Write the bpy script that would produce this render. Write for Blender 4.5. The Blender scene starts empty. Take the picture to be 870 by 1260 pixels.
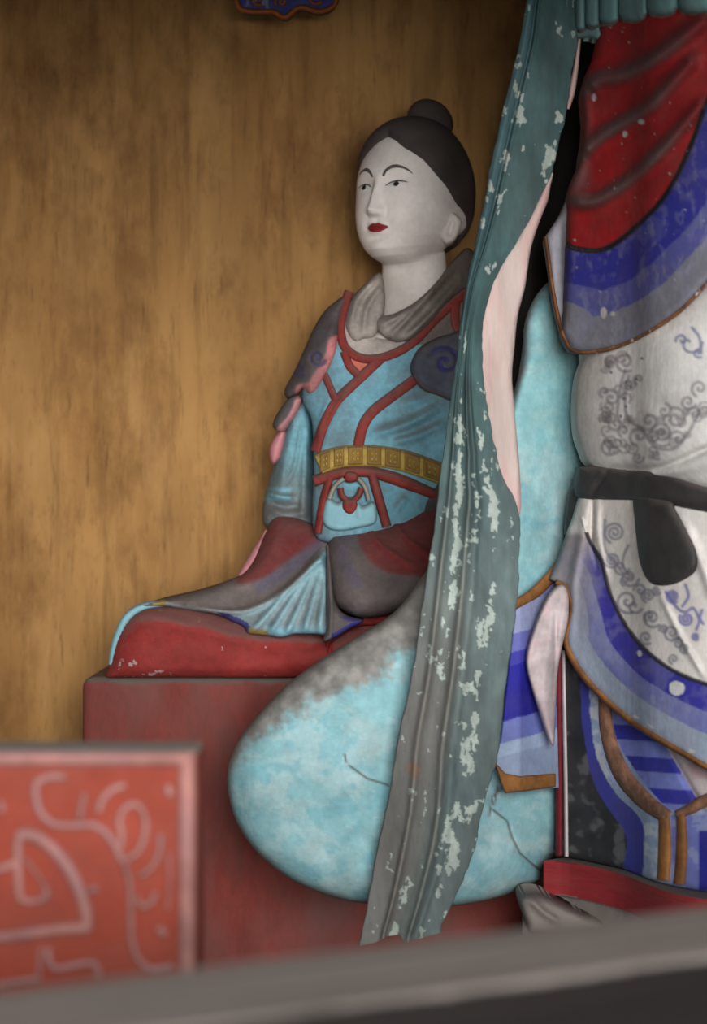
import bpy, bmesh, math, random
import numpy as np
from mathutils import Vector

random.seed(4)
rng = np.random.default_rng(4)
SC = bpy.context.scene
COL = SC.collection

# ------------------------------------------------------------------ camera, world, light, exposure
F, CX, CY, H = 2600.0, 435.0, 630.0, 0.90          # focal length and centre of the 870 x 1260 frame, eye height
cd = bpy.data.cameras.new('camera')
cam = bpy.data.objects.new('camera', cd); COL.objects.link(cam)
cam.location = (0, 0, H); cam.rotation_euler = (math.pi/2, 0, 0)
cd.sensor_fit = 'VERTICAL'; cd.sensor_height = 36.0; cd.lens = F*36.0/1260.0
cd.clip_start = 0.05
cd.dof.use_dof = True; cd.dof.focus_distance = 3.70; cd.dof.aperture_fstop = 3.2
SC.camera = cam

w = bpy.data.worlds.new('world'); SC.world = w; w.use_nodes = True
bgn = w.node_tree.nodes['Background']
bgn.inputs[0].default_value = (0.92, 0.96, 1.0, 1); bgn.inputs[1].default_value = 0.30

def area(name, loc, target, sx, sy, power, col):
    l = bpy.data.lights.new(name, 'AREA'); l.shape = 'RECTANGLE'; l.size = sx; l.size_y = sy
    l.energy = power; l.color = col
    o = bpy.data.objects.new(name, l); COL.objects.link(o)
    o.location = loc
    o.rotation_euler = (Vector(target)-Vector(loc)).to_track_quat('-Z', 'Y').to_euler()
    return o
area('doorway_daylight', (0.75, -3.5, 1.5), (0.0, 4.0, 0.9), 2.2, 2.2, 545, (1.0, 0.99, 0.98))

SC.view_settings.view_transform = 'Standard'
SC.view_settings.look = 'None'
SC.view_settings.gamma = 1.0
SC.view_settings.use_curve_mapping = False
SC.view_settings.exposure = 0.0

# ------------------------------------------------------------------ helpers
def lin(c):
    c = np.asarray(c, float)/255.0
    return np.where(c <= 0.04045, c/12.92, ((c+0.055)/1.055)**2.4)

def at(px, py, Y):
    px = np.asarray(px, float); py = np.asarray(py, float); Y = np.asarray(Y, float)
    return np.stack(np.broadcast_arrays((px-CX)*Y/F, Y, H-(py-CY)*Y/F), -1)

def spl(pts, closed=False, step=3.0):
    P = np.asarray(pts, float); n = len(P)
    if n == 2 and not closed:
        m = max(2, int(np.linalg.norm(P[1, :2]-P[0, :2])/step)+1)
        t = np.linspace(0, 1, m)[:, None]; return P[0]*(1-t)+P[1]*t
    out = []
    for i in range(n if closed else n-1):
        if closed: a, b, c, d = P[i-1], P[i], P[(i+1) % n], P[(i+2) % n]
        else: a, b, c, d = P[max(i-1, 0)], P[i], P[i+1], P[min(i+2, n-1)]
        m = max(2, int(np.linalg.norm(c[:2]-b[:2])/step)+1)
        t = np.linspace(0, 1, m, endpoint=False)[:, None]
        out.append(0.5*((2*b)+(c-a)*t+(2*a-5*b+4*c-d)*t*t+(3*b-a-3*c+d)*t**3))
    if not closed: out.append(P[-1:])
    return np.concatenate(out)

def pdist(px, py, poly, closed=False):
    """distance to a polyline, arc fraction of the nearest point, nearest point"""
    A = np.asarray(poly, float)[:, :2]
    if closed: A = np.vstack([A, A[:1]])
    B = A[1:]; A = A[:-1]; D = B-A; L2 = (D**2).sum(1)+1e-12
    L = np.sqrt(L2); cum = np.concatenate([[0], np.cumsum(L)])
    P = np.stack([np.ravel(px), np.ravel(py)], 1)
    dist = np.empty(len(P)); fr = np.empty(len(P)); near = np.empty((len(P), 2))
    for s in range(0, len(P), 4000):
        p = P[s:s+4000]
        t = ((p[:, None, 0]-A[None, :, 0])*D[None, :, 0]+(p[:, None, 1]-A[None, :, 1])*D[None, :, 1])/L2
        t = np.clip(t, 0, 1)
        dx = A[None, :, 0]+t*D[None, :, 0]-p[:, None, 0]; dy = A[None, :, 1]+t*D[None, :, 1]-p[:, None, 1]
        q = dx*dx+dy*dy; i = q.argmin(1); r = np.arange(len(p))
        dist[s:s+4000] = np.sqrt(q[r, i]); fr[s:s+4000] = (cum[i]+t[r, i]*L[i])/cum[-1]
        near[s:s+4000, 0] = p[:, 0]+dx[r, i]; near[s:s+4000, 1] = p[:, 1]+dy[r, i]
    return dist, fr, near

def inside(px, py, poly):
    P = np.asarray(poly, float)[:, :2]; x = np.ravel(px); y = np.ravel(py)
    r = np.zeros(len(x), bool); q = np.roll(P, -1, 0)
    for (x0, y0), (x1, y1) in zip(P, q):
        c = (y0 > y) != (y1 > y)
        if y1 != y0: r ^= c & (x < (x1-x0)*(y-y0)/(y1-y0)+x0)
    return r

def vnoise(x, y, scale, seed=0):
    x = np.asarray(x)/scale; y = np.asarray(y)/scale; x, y = 0.79*x+0.613*y+seed*1.7, -0.613*x+0.79*y
    r = np.random.default_rng(seed).random((64, 64))
    xi = np.floor(x).astype(int); yi = np.floor(y).astype(int); fx = x-xi; fy = y-yi
    fx = fx*fx*(3-2*fx); fy = fy*fy*(3-2*fy)
    g = lambda a, b: r[a % 64, b % 64]
    return (g(xi, yi)*(1-fx)+g(xi+1, yi)*fx)*(1-fy)+(g(xi, yi+1)*(1-fx)+g(xi+1, yi+1)*fx)*fy

def fbm(x, y, scale, seed=0):
    return 0.55*vnoise(x, y, scale, seed)+0.28*vnoise(x, y, scale/2.1, seed+1)+0.17*vnoise(x, y, scale/4.3, seed+2)

def sstep(a, b, x):
    t = np.clip((np.asarray(x, float)-a)/(b-a), 0, 1); return t*t*(3-2*t)

def ridge(px, py, pts, width, height, taper=0.15):
    """a fold standing `height` metres proud along a curve"""
    d, f, _ = pdist(px, py, spl(pts, step=5))
    t = np.clip(np.minimum(f, 1-f)/max(taper, 1e-3), 0, 1) if taper else 1
    return height*np.exp(-(d/width)**2)*(0.35+0.65*t if taper else 1)

def puff(d, R, h):
    q = 1-np.clip(d/R, 0, 1); return h*np.sqrt(np.maximum(0, 1-q*q))

def build(name, V, faces, mat, parent=None, col=None, smooth=True, recalc=True):
    me = bpy.data.meshes.new(name)
    me.from_pydata([tuple(v) for v in V], [], [tuple(f) for f in faces])
    if col is not None:
        a = me.color_attributes.new('Col', 'FLOAT_COLOR', 'POINT')
        a.data.foreach_set('color', np.concatenate([col, np.ones((len(col), 1))], 1).astype(np.float32).ravel())
    if recalc:
        bm = bmesh.new(); bm.from_mesh(me)
        bmesh.ops.remove_doubles(bm, verts=bm.verts, dist=2e-5)
        bmesh.ops.dissolve_degenerate(bm, edges=bm.edges, dist=2e-5)
        bmesh.ops.recalc_face_normals(bm, faces=bm.faces); bm.to_mesh(me); bm.free()
    if smooth: me.polygons.foreach_set('use_smooth', [True]*len(me.polygons))
    me.materials.append(mat); me.update()
    o = bpy.data.objects.new(name, me); COL.objects.link(o)
    if parent is not None:
        o.parent = parent; o.matrix_parent_inverse = parent.matrix_world.inverted()
    return o

def world_place(px, py, Y): return at(px, py, Y)

def relief(name, outline, front, back, mat, parent=None, s=2.5, paint=None, curved=True, place=None, zmin=None, label=None):
    """a solid: the outlined face modelled by front(px,py,d) in metres of depth, and its own back"""
    poly = spl(outline, True, max(2.0, s)) if curved else np.asarray(outline, float)
    if not curved:
        poly = np.concatenate([spl([poly[i], poly[(i+1) % len(poly)]], step=s)[:-1] for i in range(len(poly))])
    x0, y0 = poly.min(0)-s; x1, y1 = poly.max(0)+s
    gx = np.arange(x0, x1+s, s); gy = np.arange(y0, y1+s, s)
    X, Yy = np.meshgrid(gx, gy); sh = X.shape
    X = X.ravel(); Yy = Yy.ravel()
    d, _, near = pdist(X, Yy, poly, True); ins = inside(X, Yy, poly)
    snap = d < np.where(ins, 0.42*s, 0.62*s)
    ok = ins | snap
    X = np.where(snap, near[:, 0], X); Yy = np.where(snap, near[:, 1], Yy); d = np.where(snap, 0, d)
    idx = np.arange(len(X)).reshape(sh)
    Q = np.stack([idx[:-1, :-1], idx[:-1, 1:], idx[1:, 1:], idx[1:, :-1]], -1).reshape(-1, 4)
    okq = ok[Q]; cnt = okq.sum(1)
    faces = [tuple(q) for q in Q[cnt == 4]]
    for q, k in zip(Q[cnt == 3], okq[cnt == 3]): faces.append(tuple(q[k]))
    def farea(f):
        xs = X[list(f)]; yq = Yy[list(f)]
        return 0.5*float(np.dot(xs, np.roll(yq, -1))-np.dot(yq, np.roll(xs, -1)))
    onb = snap
    faces = [f for f in faces if not onb[list(f)].any() or farea(f) > 0.06*s*s]
    used = np.unique(np.concatenate([np.array(f) for f in faces])); mp = -np.ones(len(X), int); mp[used] = np.arange(len(used))
    X = X[used]; Yy = Yy[used]; d = d[used]
    faces = [tuple(int(mp[i]) for i in f) for f in faces]
    Yf = np.broadcast_to(np.asarray(front(X, Yy, d), float), X.shape)
    Yb = np.broadcast_to(np.asarray(back(X, Yy, d), float), X.shape)
    pf = (place or world_place)(X, Yy, Yf)
    if place: pb = place(X, Yy, Yb)
    else:
        pb = pf.copy(); pb[:, 1] = Yb
    n = len(X); V = np.concatenate([pf, pb])
    if zmin is not None: V[:, 2] = np.maximum(V[:, 2], zmin)
    E = {}
    for f in faces:
        for a, b in zip(f, f[1:]+f[:1]):
            k = (a, b) if a < b else (b, a); E[k] = None if k in E else (a, b)
    allf = list(faces)+[tuple(i+n for i in reversed(f)) for f in faces]
    allf += [(b, a, a+n, b+n) for e in E.values() if e for a, b in [e]]
    col = None
    if paint is not None:
        if callable(paint):
            c = 0; q = 0.3*s
            for ox, oy in ((-q, -0.4*q), (0.4*q, -q), (q, 0.4*q), (-0.4*q, q)): c = c+lin(np.clip(paint(X+ox, Yy+oy, d), 0, 255))/4
        else: c = lin(np.tile(np.asarray(paint, float), (n, 1)))
        col = np.concatenate([c, c])
    o = build(name, V, allf, mat, parent, col)
    if label: o['label'] = label
    return o

def band(name, pts, width, base, thick, mat, parent=None, nt=7, embed=0.006, step=3.0, paint=None, flat=0.0, label=None, place=None):
    """a strip laid along a curve on the surface base(px,py); pts may carry a third column: half width"""
    P = spl(pts, step=step)
    hw = P[:, 2] if P.shape[1] > 2 else np.full(len(P), width/2.0)
    T = np.gradient(P[:, :2], axis=0); T /= np.linalg.norm(T, axis=1)[:, None]+1e-9
    N = np.stack([-T[:, 1], T[:, 0]], 1)
    tt = np.linspace(-1, 1, nt); prof = (1-np.abs(tt)**(2+6*flat))**0.5
    px = P[:, 0, None]+N[:, 0, None]*hw[:, None]*tt; py = P[:, 1, None]+N[:, 1, None]*hw[:, None]*tt
    Yb = np.asarray(base(px.ravel(), py.ravel())).reshape(px.shape)
    pl = place or world_place; sg = -1 if place else 1
    top = pl(px.ravel(), py.ravel(), (Yb-sg*(thick*prof)).ravel()).reshape(len(P), nt, 3)
    bot = pl(px[:, [0, -1]].ravel(), py[:, [0, -1]].ravel(), (Yb[:, [0, -1]]+sg*embed).ravel()).reshape(len(P), 2, 3)
    R = np.concatenate([top, bot[:, ::-1]], 1); m = nt+2
    V = R.reshape(-1, 3); faces = []
    for i in range(len(P)-1):
        for j in range(m):
            k = (j+1) % m; faces.append((i*m+j, i*m+k, (i+1)*m+k, (i+1)*m+j))
    faces.append(tuple(range(m))); faces.append(tuple((len(P)-1)*m+j for j in range(m)))
    col = None
    if paint is not None:
        cx = np.concatenate([px, px[:, [-1, 0]]], 1).ravel(); cy = np.concatenate([py, py[:, [-1, 0]]], 1).ravel()
        col = lin(np.clip(paint(cx, cy), 0, 255))
    o = build(name, V, faces, mat, parent, col)
    if label: o['label'] = label
    return o

def tube(name, pts3, rad, mat, parent=None, nseg=8, world=False, squash=1.0):
    """pts3: px, py, depth (or world xyz); rad in metres, number or list"""
    P = np.asarray(pts3, float)
    P = P if world else at(P[:, 0], P[:, 1], P[:, 2])
    n = len(P); r = np.broadcast_to(np.asarray(rad, float), (n,))
    V = []; faces = []
    up = np.array([0, 1.0, 0])
    for i in range(n):
        t = P[min(i+1, n-1)]-P[max(i-1, 0)]; t = t/(np.linalg.norm(t)+1e-9)
        a = np.cross(t, up); a /= np.linalg.norm(a)+1e-9; b = np.cross(a, t)
        for k in range(nseg):
            th = 2*math.pi*k/nseg; V.append(P[i]+r[i]*(a*math.cos(th)+b*math.sin(th)*squash))
    for i in range(n-1):
        for k in range(nseg):
            k2 = (k+1) % nseg; faces.append((i*nseg+k, i*nseg+k2, (i+1)*nseg+k2, (i+1)*nseg+k))
    faces.append(tuple(range(nseg))); faces.append(tuple((n-1)*nseg+k for k in range(nseg)))
    return build(name, V, faces, mat, parent)

def grid_mesh(name, G, mat, parent=None, wrap=False, caps=True, col=None):
    nr, nc = G.shape[:2]; V = G.reshape(-1, 3); faces = []
    for i in range(nr-1):
        for j in range(nc if wrap else nc-1):
            k = (j+1) % nc; faces.append((i*nc+j, i*nc+k, (i+1)*nc+k, (i+1)*nc+j))
    if caps and wrap:
        faces.append(tuple(range(nc))); faces.append(tuple((nr-1)*nc+j for j in range(nc)))
    return build(name, V, faces, mat, parent, col)

def prism(name, foot, z0, z1, mat, parent=None, bevel=0.008, seg=4):
    """upright block on a world footprint"""
    bm = bmesh.new()
    b = [bm.verts.new((x, y, z0)) for x, y in foot]; t = [bm.verts.new((x, y, z1)) for x, y in foot]
    n = len(foot); bm.faces.new(b[::-1]); bm.faces.new(t)
    for i in range(n): bm.faces.new((b[i], b[(i+1) % n], t[(i+1) % n], t[i]))
    if bevel: bmesh.ops.bevel(bm, geom=list(bm.edges), offset=bevel, segments=seg, profile=0.5, affect='EDGES', clamp_overlap=True)
    bmesh.ops.recalc_face_normals(bm, faces=bm.faces)
    me = bpy.data.meshes.new(name); bm.to_mesh(me); bm.free(); me.materials.append(mat)
    me.polygons.foreach_set('use_smooth', [True]*len(me.polygons)); me.set_sharp_from_angle(angle=math.radians(38))
    o = bpy.data.objects.new(name, me); COL.objects.link(o)
    if bevel: wn = o.modifiers.new('weighted_normal', 'WEIGHTED_NORMAL'); wn.keep_sharp = True
    if parent is not None: o.parent = parent; o.matrix_parent_inverse = parent.matrix_world.inverted()
    return o

def box(name, x0, x1, y0, y1, z0, z1, mat, parent=None, bevel=0.006):
    return prism(name, [(x0, y0), (x1, y0), (x1, y1), (x0, y1)], z0, z1, mat, parent, bevel)

def thing(name, label, cat, loc, group=None):
    o = bpy.data.objects.new(name, None); COL.objects.link(o); o.location = loc
    o.empty_display_size = 0.1; o['label'] = label; o['category'] = cat
    if group: o['group'] = group
    bpy.context.view_layer.update(); return o

def structure(o): o['kind'] = 'structure'; return o

# ------------------------------------------------------------------ materials
def painted(name, rgb=None, mottle=0.25, mscale=14, stretch=(1, 1, 1), dust=0.0, dust_lo=0.1, dust_col=(112, 103, 96),
            flake=0.0, fscale=26, fstretch=(1, 1, 0.35), fcol=(176, 190, 180), rough=0.75, bump=0.12, bscale=60, spec=0.25,
            tint=None, tint_amt=0.0, tscale=5, grime=0.0, grime_col=(92, 82, 74), grit=0.0, post=0.0):
    m = bpy.data.materials.new(name); m.use_nodes = True
    nt = m.node_tree; N = nt.nodes; L = nt.links
    b = N['Principled BSDF']; b.inputs['Roughness'].default_value = rough
    b.inputs['Specular IOR Level'].default_value = spec
    tc = N.new('ShaderNodeTexCoord')
    def noise(scale, st, detail=5, rgh=0.6, off=0.0):
        mp = N.new('ShaderNodeMapping'); mp.inputs['Scale'].default_value = st; mp.inputs['Location'].default_value = (off, off*0.7, off*1.3)
        L.new(tc.outputs['Object'], mp.inputs[0])
        n = N.new('ShaderNodeTexNoise'); n.inputs['Scale'].default_value = scale
        n.inputs['Detail'].default_value = detail; n.inputs['Roughness'].default_value = rgh
        L.new(mp.outputs[0], n.inputs[0]); return n.outputs[0]
    def mrange(sock, a, c, lo=0.0, hi=1.0):
        r = N.new('ShaderNodeMapRange'); r.inputs[1].default_value = a; r.inputs[2].default_value = c
        r.inputs[3].default_value = lo; r.inputs[4].default_value = hi; L.new(sock, r.inputs[0]); return r.outputs[0]
    def mix(fac, c1, c2, mode='MIX'):
        x = N.new('ShaderNodeMix'); x.data_type = 'RGBA'; x.blend_type = mode
        for i, v in ((0, fac), (6, c1), (7, c2)):
            if isinstance(v, bpy.types.NodeSocket): L.new(v, x.inputs[i])
            elif i == 0: x.inputs[i].default_value = v
            else: x.inputs[i].default_value = (*lin(v), 1)
        return x.outputs[2]
    def math_(op, a, c):
        x = N.new('ShaderNodeMath'); x.operation = op
        for i, v in enumerate((a, c)):
            if isinstance(v, bpy.types.NodeSocket): L.new(v, x.inputs[i])
            else: x.inputs[i].default_value = v
        return x.outputs[0]
    if rgb is None:
        a = N.new('ShaderNodeAttribute'); a.attribute_name = 'Col'; c = a.outputs['Color']
    else:
        r = N.new('ShaderNodeRGB'); r.outputs[0].default_value = (*lin(rgb), 1); c = r.outputs[0]
    if mottle:
        n1 = noise(mscale, stretch)
        h = N.new('ShaderNodeHueSaturation'); L.new(c, h.inputs['Color'])
        L.new(mrange(n1, 0.3, 0.7, 1-mottle, 1+mottle), h.inputs['Value']); c = h.outputs[0]
    if grit:
        h = N.new('ShaderNodeHueSaturation'); L.new(c, h.inputs['Color'])
        L.new(mrange(noise(95, stretch, 4, 0.7, 9.2), 0.3, 0.7, 1-grit, 1+grit), h.inputs['Value']); c = h.outputs[0]
    if grime:
        g1 = noise(11, stretch, 7, 0.7, 4.4)
        c = mix(math_('MULTIPLY', mrange(g1, 0.45, 0.68), grime), c, grime_col)
    if tint is not None:
        c = mix(math_('MULTIPLY', mrange(noise(tscale, stretch, off=3.1), 0.42, 0.68), tint_amt), c, tint)
    if flake:
        n2 = noise(fscale, fstretch, 4, 0.62, 7.7); n3 = noise(fscale*0.22, fstretch, 2, 0.5, 2.2)
        k = math_('ADD', math_('MULTIPLY', n2, 0.6), math_('MULTIPLY', n3, 0.4))
        c = mix(mrange(k, 0.5+0.13*(1-flake), 0.512+0.13*(1-flake)), c, fcol)
    if dust:
        g = N.new('ShaderNodeNewGeometry'); sx = N.new('ShaderNodeSeparateXYZ'); L.new(g.outputs['Normal'], sx.inputs[0])
        n4 = noise(18, (1, 1, 1), 4, 0.6, 5.5)
        k = math_('ADD', sx.outputs['Z'], mrange(n4, 0.3, 0.7, -0.16, 0.16))
        c = mix(math_('MULTIPLY', mrange(k, dust_lo, dust_lo+0.4), dust), c, dust_col)
    if post:
        h = N.new('ShaderNodeHueSaturation'); L.new(c, h.inputs['Color'])
        L.new(mrange(noise(9, stretch, 7, 0.7, 6.3), 0.32, 0.68, 1-post, 1+post), h.inputs['Value']); c = h.outputs[0]
    L.new(c, b.inputs['Base Color'])
    if bump:
        bp = N.new('ShaderNodeBump'); bp.inputs['Strength'].default_value = bump; bp.inputs['Distance'].default_value = 0.01
        L.new(noise(bscale, stretch, 6, 0.65, 1.1), bp.inputs['Height']); L.new(bp.outputs[0], b.inputs['Normal'])
    return m

M = {}
M['paint'] = painted('statue_paint', None, 0.16, 22, dust=0.45, dust_lo=0.3, bump=0.24, grime=0.52, grit=0.15)
M['paint_dusty'] = painted('dusty_statue_paint', None, 0.18, 22, dust=0.25, dust_lo=0.4, bump=0.26, grime=0.3, grit=0.14)
M['paint_clean'] = painted('clean_statue_paint', None, 0.10, 22, dust=0.25, dust_lo=0.5, bump=0.18, grime=0.22, grit=0.08)
M['face'] = painted('face_paint', (236, 227, 219), 0.07, 16, dust=0.15, dust_lo=0.6, bump=0.08, rough=0.55, grime=0.22, grime_col=(160, 146, 132), grit=0.05)
M['hair'] = painted('hair_paint', (70, 62, 58), 0.25, 20, dust=0.55, dust_lo=0.15, dust_col=(84, 76, 72), bump=0.18)
M['eye_white'] = painted('eye_white_paint', (214, 210, 206), 0.05, 30, bump=0.0)
M['ink'] = painted('ink_paint', (92, 84, 84), 0.1, 30, bump=0.0)
M['ink_dark'] = painted('dark_ink_paint', (34, 32, 34), 0.1, 30, bump=0.0)
M['lips'] = painted('lip_paint', (140, 44, 46), 0.12, 30, bump=0.0, rough=0.5)
M['collar_red'] = painted('collar_red_paint', (132, 52, 46), 0.25, 30, dust=0.45, dust_lo=0.2, bump=0.2, grime=0.4, grit=0.15)
M['belt_yellow'] = painted('belt_yellow_paint', (176, 148, 74), 0.2, 40, dust=0.4, dust_lo=0.3, bump=0.2, grime=0.3, grit=0.15)
M['plaque'] = painted('plaque_ochre_paint', (138, 108, 54), 0.2, 40, dust=0.3, dust_lo=0.3, bump=0.15)
M['pale_grey'] = painted('pale_grey_paint', (150, 146, 134), 0.2, 30, bump=0.1)
M['gold'] = painted('gold_brown_paint', (148, 100, 54), 0.35, 30, bump=0.2, tint=(90, 62, 44), tint_amt=0.6, tscale=22)
M['gold_worn'] = painted('worn_gold_paint', (150, 108, 84), 0.35, 40, bump=0.5, tint=(86, 66, 56), tint_amt=0.8, tscale=26)
M['brown_rim'] = painted('brown_rim_paint', (128, 82, 50), 0.4, 50, bump=0.35, flake=0.5, fscale=70, fcol=(190, 180, 168), tint=(70, 48, 34), tint_amt=0.7, tscale=24)
M['black'] = painted('black_paint', (54, 51, 51), 0.25, 26, dust=0.35, dust_lo=0.2, bump=0.15, rough=0.6)
M['scarf'] = painted('scarf_paint', None, 0.22, 14, stretch=(1, 1, 0.3), dust=0.5, dust_lo=0.2, bump=0.25, bscale=46, grime=0.25, grit=0.12)
M['lining'] = painted('scarf_lining_paint', (194, 176, 168), 0.18, 30, stretch=(1, 1, 0.16), bump=0.6, bscale=40, tint=(204, 150, 146), tint_amt=0.75, tscale=26, grime=0.3, grime_col=(150, 132, 122))
M['pink'] = painted('pink_paint', (206, 136, 140), 0.15, 30, dust=0.3, dust_lo=0.4, bump=0.15)
M['red_plinth'] = painted('plinth_red_paint', (140, 62, 54), 0.25, 9, stretch=(1, 1, 0.45), dust=0.9, dust_lo=0.25, bump=0.2, tint=(120, 88, 82), tint_amt=0.6, tscale=7, grit=0.12, grime=0.3)
M['cushion'] = painted('cushion_red_paint', (152, 52, 48), 0.25, 10, dust=0.8, dust_lo=0.22, dust_col=(126, 90, 84), grit=0.12, grime=0.35, grime_col=(120, 66, 60), bump=0.25, flake=0.03, fscale=60, fstretch=(1, 1, 1), fcol=(176, 150, 146))
M['base_red'] = painted('base_red_paint', (148, 44, 48), 0.2, 14, stretch=(0.4, 0.4, 4), dust=1.0, dust_lo=0.3, dust_col=(118, 108, 102), bump=0.2, grit=0.1, grime=0.3)
M['stone'] = painted('dusty_stone', (136, 126, 120), 0.15, 16, bump=0.25, bscale=40, dust=0.5, dust_lo=0.4)
M['blue_cloth'] = painted('pale_blue_paint', (140, 186, 196), 0.15, 20, dust=0.5, dust_lo=0.3, bump=0.12)
M['panel'] = painted('panel_red_paint', (134, 56, 40), 0.22, 12, grime=0.25, grime_col=(128, 80, 70), dust=1.0, dust_lo=0.3, dust_col=(150, 141, 132), bump=0.2)
M['panel_line'] = painted('panel_pink_paint', (150, 104, 97), 0.34, 24, bump=0.2, tint=(150, 112, 114), tint_amt=0.6, tscale=16)
M['rail'] = painted('weathered_wood', (21, 16, 14), 0.35, 8, stretch=(0.25, 6, 6), bump=0.4, bscale=12, dust=0.92, dust_lo=0.5, dust_col=(140, 130, 123), post=0.4)
M['ochre'] = None

# ------------------------------------------------------------------ the setting
def wall_material():
    m = painted('ochre_wall', (184, 138, 82), 0.18, 5, stretch=(1.6, 1, 0.35), bump=0.1, bscale=20, rough=0.8,
                tint=(150, 104, 54), tint_amt=0.7, tscale=3.2)
    nt = m.node_tree; N = nt.nodes; L = nt.links; b = N['Principled BSDF']
    src = b.inputs['Base Color'].links[0].from_socket
    tc = N.new('ShaderNodeTexCoord')
    def layer(src, scale, st, lo, hi, col, amt, off, detail=6):
        mp = N.new('ShaderNodeMapping'); mp.inputs['Scale'].default_value = st; mp.inputs['Location'].default_value = (off, 0, off*2)
        L.new(tc.outputs['Object'], mp.inputs[0])
        n = N.new('ShaderNodeTexNoise'); n.inputs['Scale'].default_value = scale; n.inputs['Detail'].default_value = detail; n.inputs['Roughness'].default_value = 0.68
        L.new(mp.outputs[0], n.inputs[0])
        r = N.new('ShaderNodeMapRange'); r.inputs[1].default_value = lo; r.inputs[2].default_value = hi; r.inputs[4].default_value = amt
        L.new(n.outputs[0], r.inputs[0])
        x = N.new('ShaderNodeMix'); x.data_type = 'RGBA'; L.new(r.outputs[0], x.inputs[0]); L.new(src, x.inputs[6])
        x.inputs[7].default_value = (*lin(col), 1); return x.outputs[2]
    c = layer(src, 9, (3.2, 1, 0.28), 0.50, 0.72, (104, 70, 38), 0.6, 1.3)      # vertical runs of damp
    c = layer(c, 3.0, (1.5, 1, 0.8), 0.54, 0.74, (104, 66, 34), 0.75, 4.4)      # broad brown stains
    c = layer(c, 16, (4.5, 1, 0.5), 0.60, 0.75, (64, 46, 28), 0.55, 8.1)         # fine dark streaks
    c = layer(c, 13, (3.5, 1, 0.4), 0.60, 0.74, (198, 152, 92), 0.5, 12.0)      # rubbed pale streaks
    c = layer(c, 5.5, (1.3, 1, 0.75), 0.52, 0.66, (118, 80, 44), 0.5, 17.0, 9)      # flaked blotches
    c = layer(c, 22, (3.0, 1, 0.7), 0.56, 0.70, (96, 66, 38), 0.35, 21.0, 8)
    c = layer(c, 4.5, (1.6, 1, 0.5), 0.54, 0.66, (200, 154, 98), 0.4, 27.0, 8)
    L.new(c, b.inputs['Base Color'])
    return m
M['ochre'] = wall_material()
M['dark_wood'] = painted('dark_old_wood', (70, 52, 40), 0.3, 6, stretch=(0.4, 2, 2), bump=0.2)
M['floor'] = painted('floor_clay', (84, 70, 60), 0.2, 6, bump=0.2)
WALLY = 4.46
structure(box('wall_back', -1.9, 1.5, WALLY, WALLY+0.1, 0, 2.5, M['ochre'], bevel=0))
structure(box('wall_right', 1.5, 1.6, 2.0, WALLY, 0, 2.5, M['dark_wood'], bevel=0))
structure(box('floor', -3.0, 3.0, -2.5, 4.6, -0.08, 0.0, M['floor'], bevel=0))
structure(box('ceiling', -3.0, 3.0, 1.9, 4.6, 2.3, 2.4, M['dark_wood'], bevel=0))
structure(box('trim_lintel', -3.0, 3.0, 1.9, 2.0, 1.56, 2.3, M['dark_wood'], bevel=0.01))

# ------------------------------------------------------------------ red plinth the seated figure sits on
PY0 = 3.99
pl = thing('plinth', 'dull red painted block plinth under the seated figure', 'plinth', (0.0, 4.2, 0.0))
xl = float(at(100, 0, PY0)[0]); ztop = float(at(0, 833, PY0)[2])
box('block', xl, 0.42, PY0, WALLY-0.02, 0.0, ztop, M['red_plinth'], pl, 0.022)

# ------------------------------------------------------------------ seated figure
seat = thing('seated_statue', 'seated painted clay woman with black topknot, white face and blue robe', 'statue', (0.03, 4.2, ztop))
def cush_front(x, y, d): return 4.02-puff(d, 38, 0.06)-0.02*fbm(x, y, 60, 3)-ridge(x, y, [(150, 826), (340, 822), (470, 800)], 9, 0.006)+ridge(x, y, [(404, 786), (407, 812)], 2.5, 0.006)-ridge(x, y, [(180, 756), (230, 770), (320, 790), (420, 792)], 10, 0.008)
relief('cushion', [(130, 838), (136, 812), (145, 782), (160, 760), (186, 747), (235, 747), (300, 762), (400, 770), (470, 752), (520, 735), (600, 735), (606, 838), (400, 839), (160, 839)],
       cush_front, lambda x, y, d: 4.36-0*x, M['cushion'], seat, 2.6, curved=True, zmin=ztop+0.0008)

def bodyT(x, y, d=None):
    x = np.asarray(x, float); y = np.asarray(y, float)
    q = np.sqrt(np.maximum(0, 1-((x-466)/132.0)**2))
    return 4.24-0.17*q-0.00035*(y-400)
def torso_paint(x, y, d):
    n = fbm(x, y, 46, 11); c = np.array([112, 164, 180])[None]*(0.9+0.2*n[:, None])
    g = sstep(0.45, 0.75, fbm(x, y, 60, 23))[:, None]*0.45
    c = c*(1-g)+np.array([104, 112, 116])*g
    s = inside(x, y, [(424, 360), (421, 400), (426, 426), (446, 438), (474, 436), (500, 420), (528, 391), (552, 367), (540, 340), (450, 340)]); c[s] = (178, 168, 160)
    s = inside(x, y, [(508, 424), (548, 376), (600, 345), (610, 420), (560, 424)]); c[s] = (112, 102, 96)
    s = inside(x, y, [(424, 440), (462, 446), (444, 462), (426, 456)])
    c[s] = (196, 110, 92)
    return c
def torso_front(x, y, d):
    Y = bodyT(x, y)-puff(d, 14, 0.02)
    for p, w_, h in (([(540, 500), (505, 520), (462, 535)], 7, 0.018), ([(548, 520), (515, 536), (480, 545)], 6, 0.014), ([(430, 480), (412, 515), (398, 548)], 6, 0.010), ([(404, 492), (396, 520), (391, 548)], 4, 0.008), ([(440, 610), (444, 640)], 5, 0.006), ([(500, 610), (486, 630)], 5, 0.008),
                     ([(545, 480), (520, 492), (490, 500)], 8, 0.008)):
        Y = Y-ridge(x, y, p, w_, h)
    return Y
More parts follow.
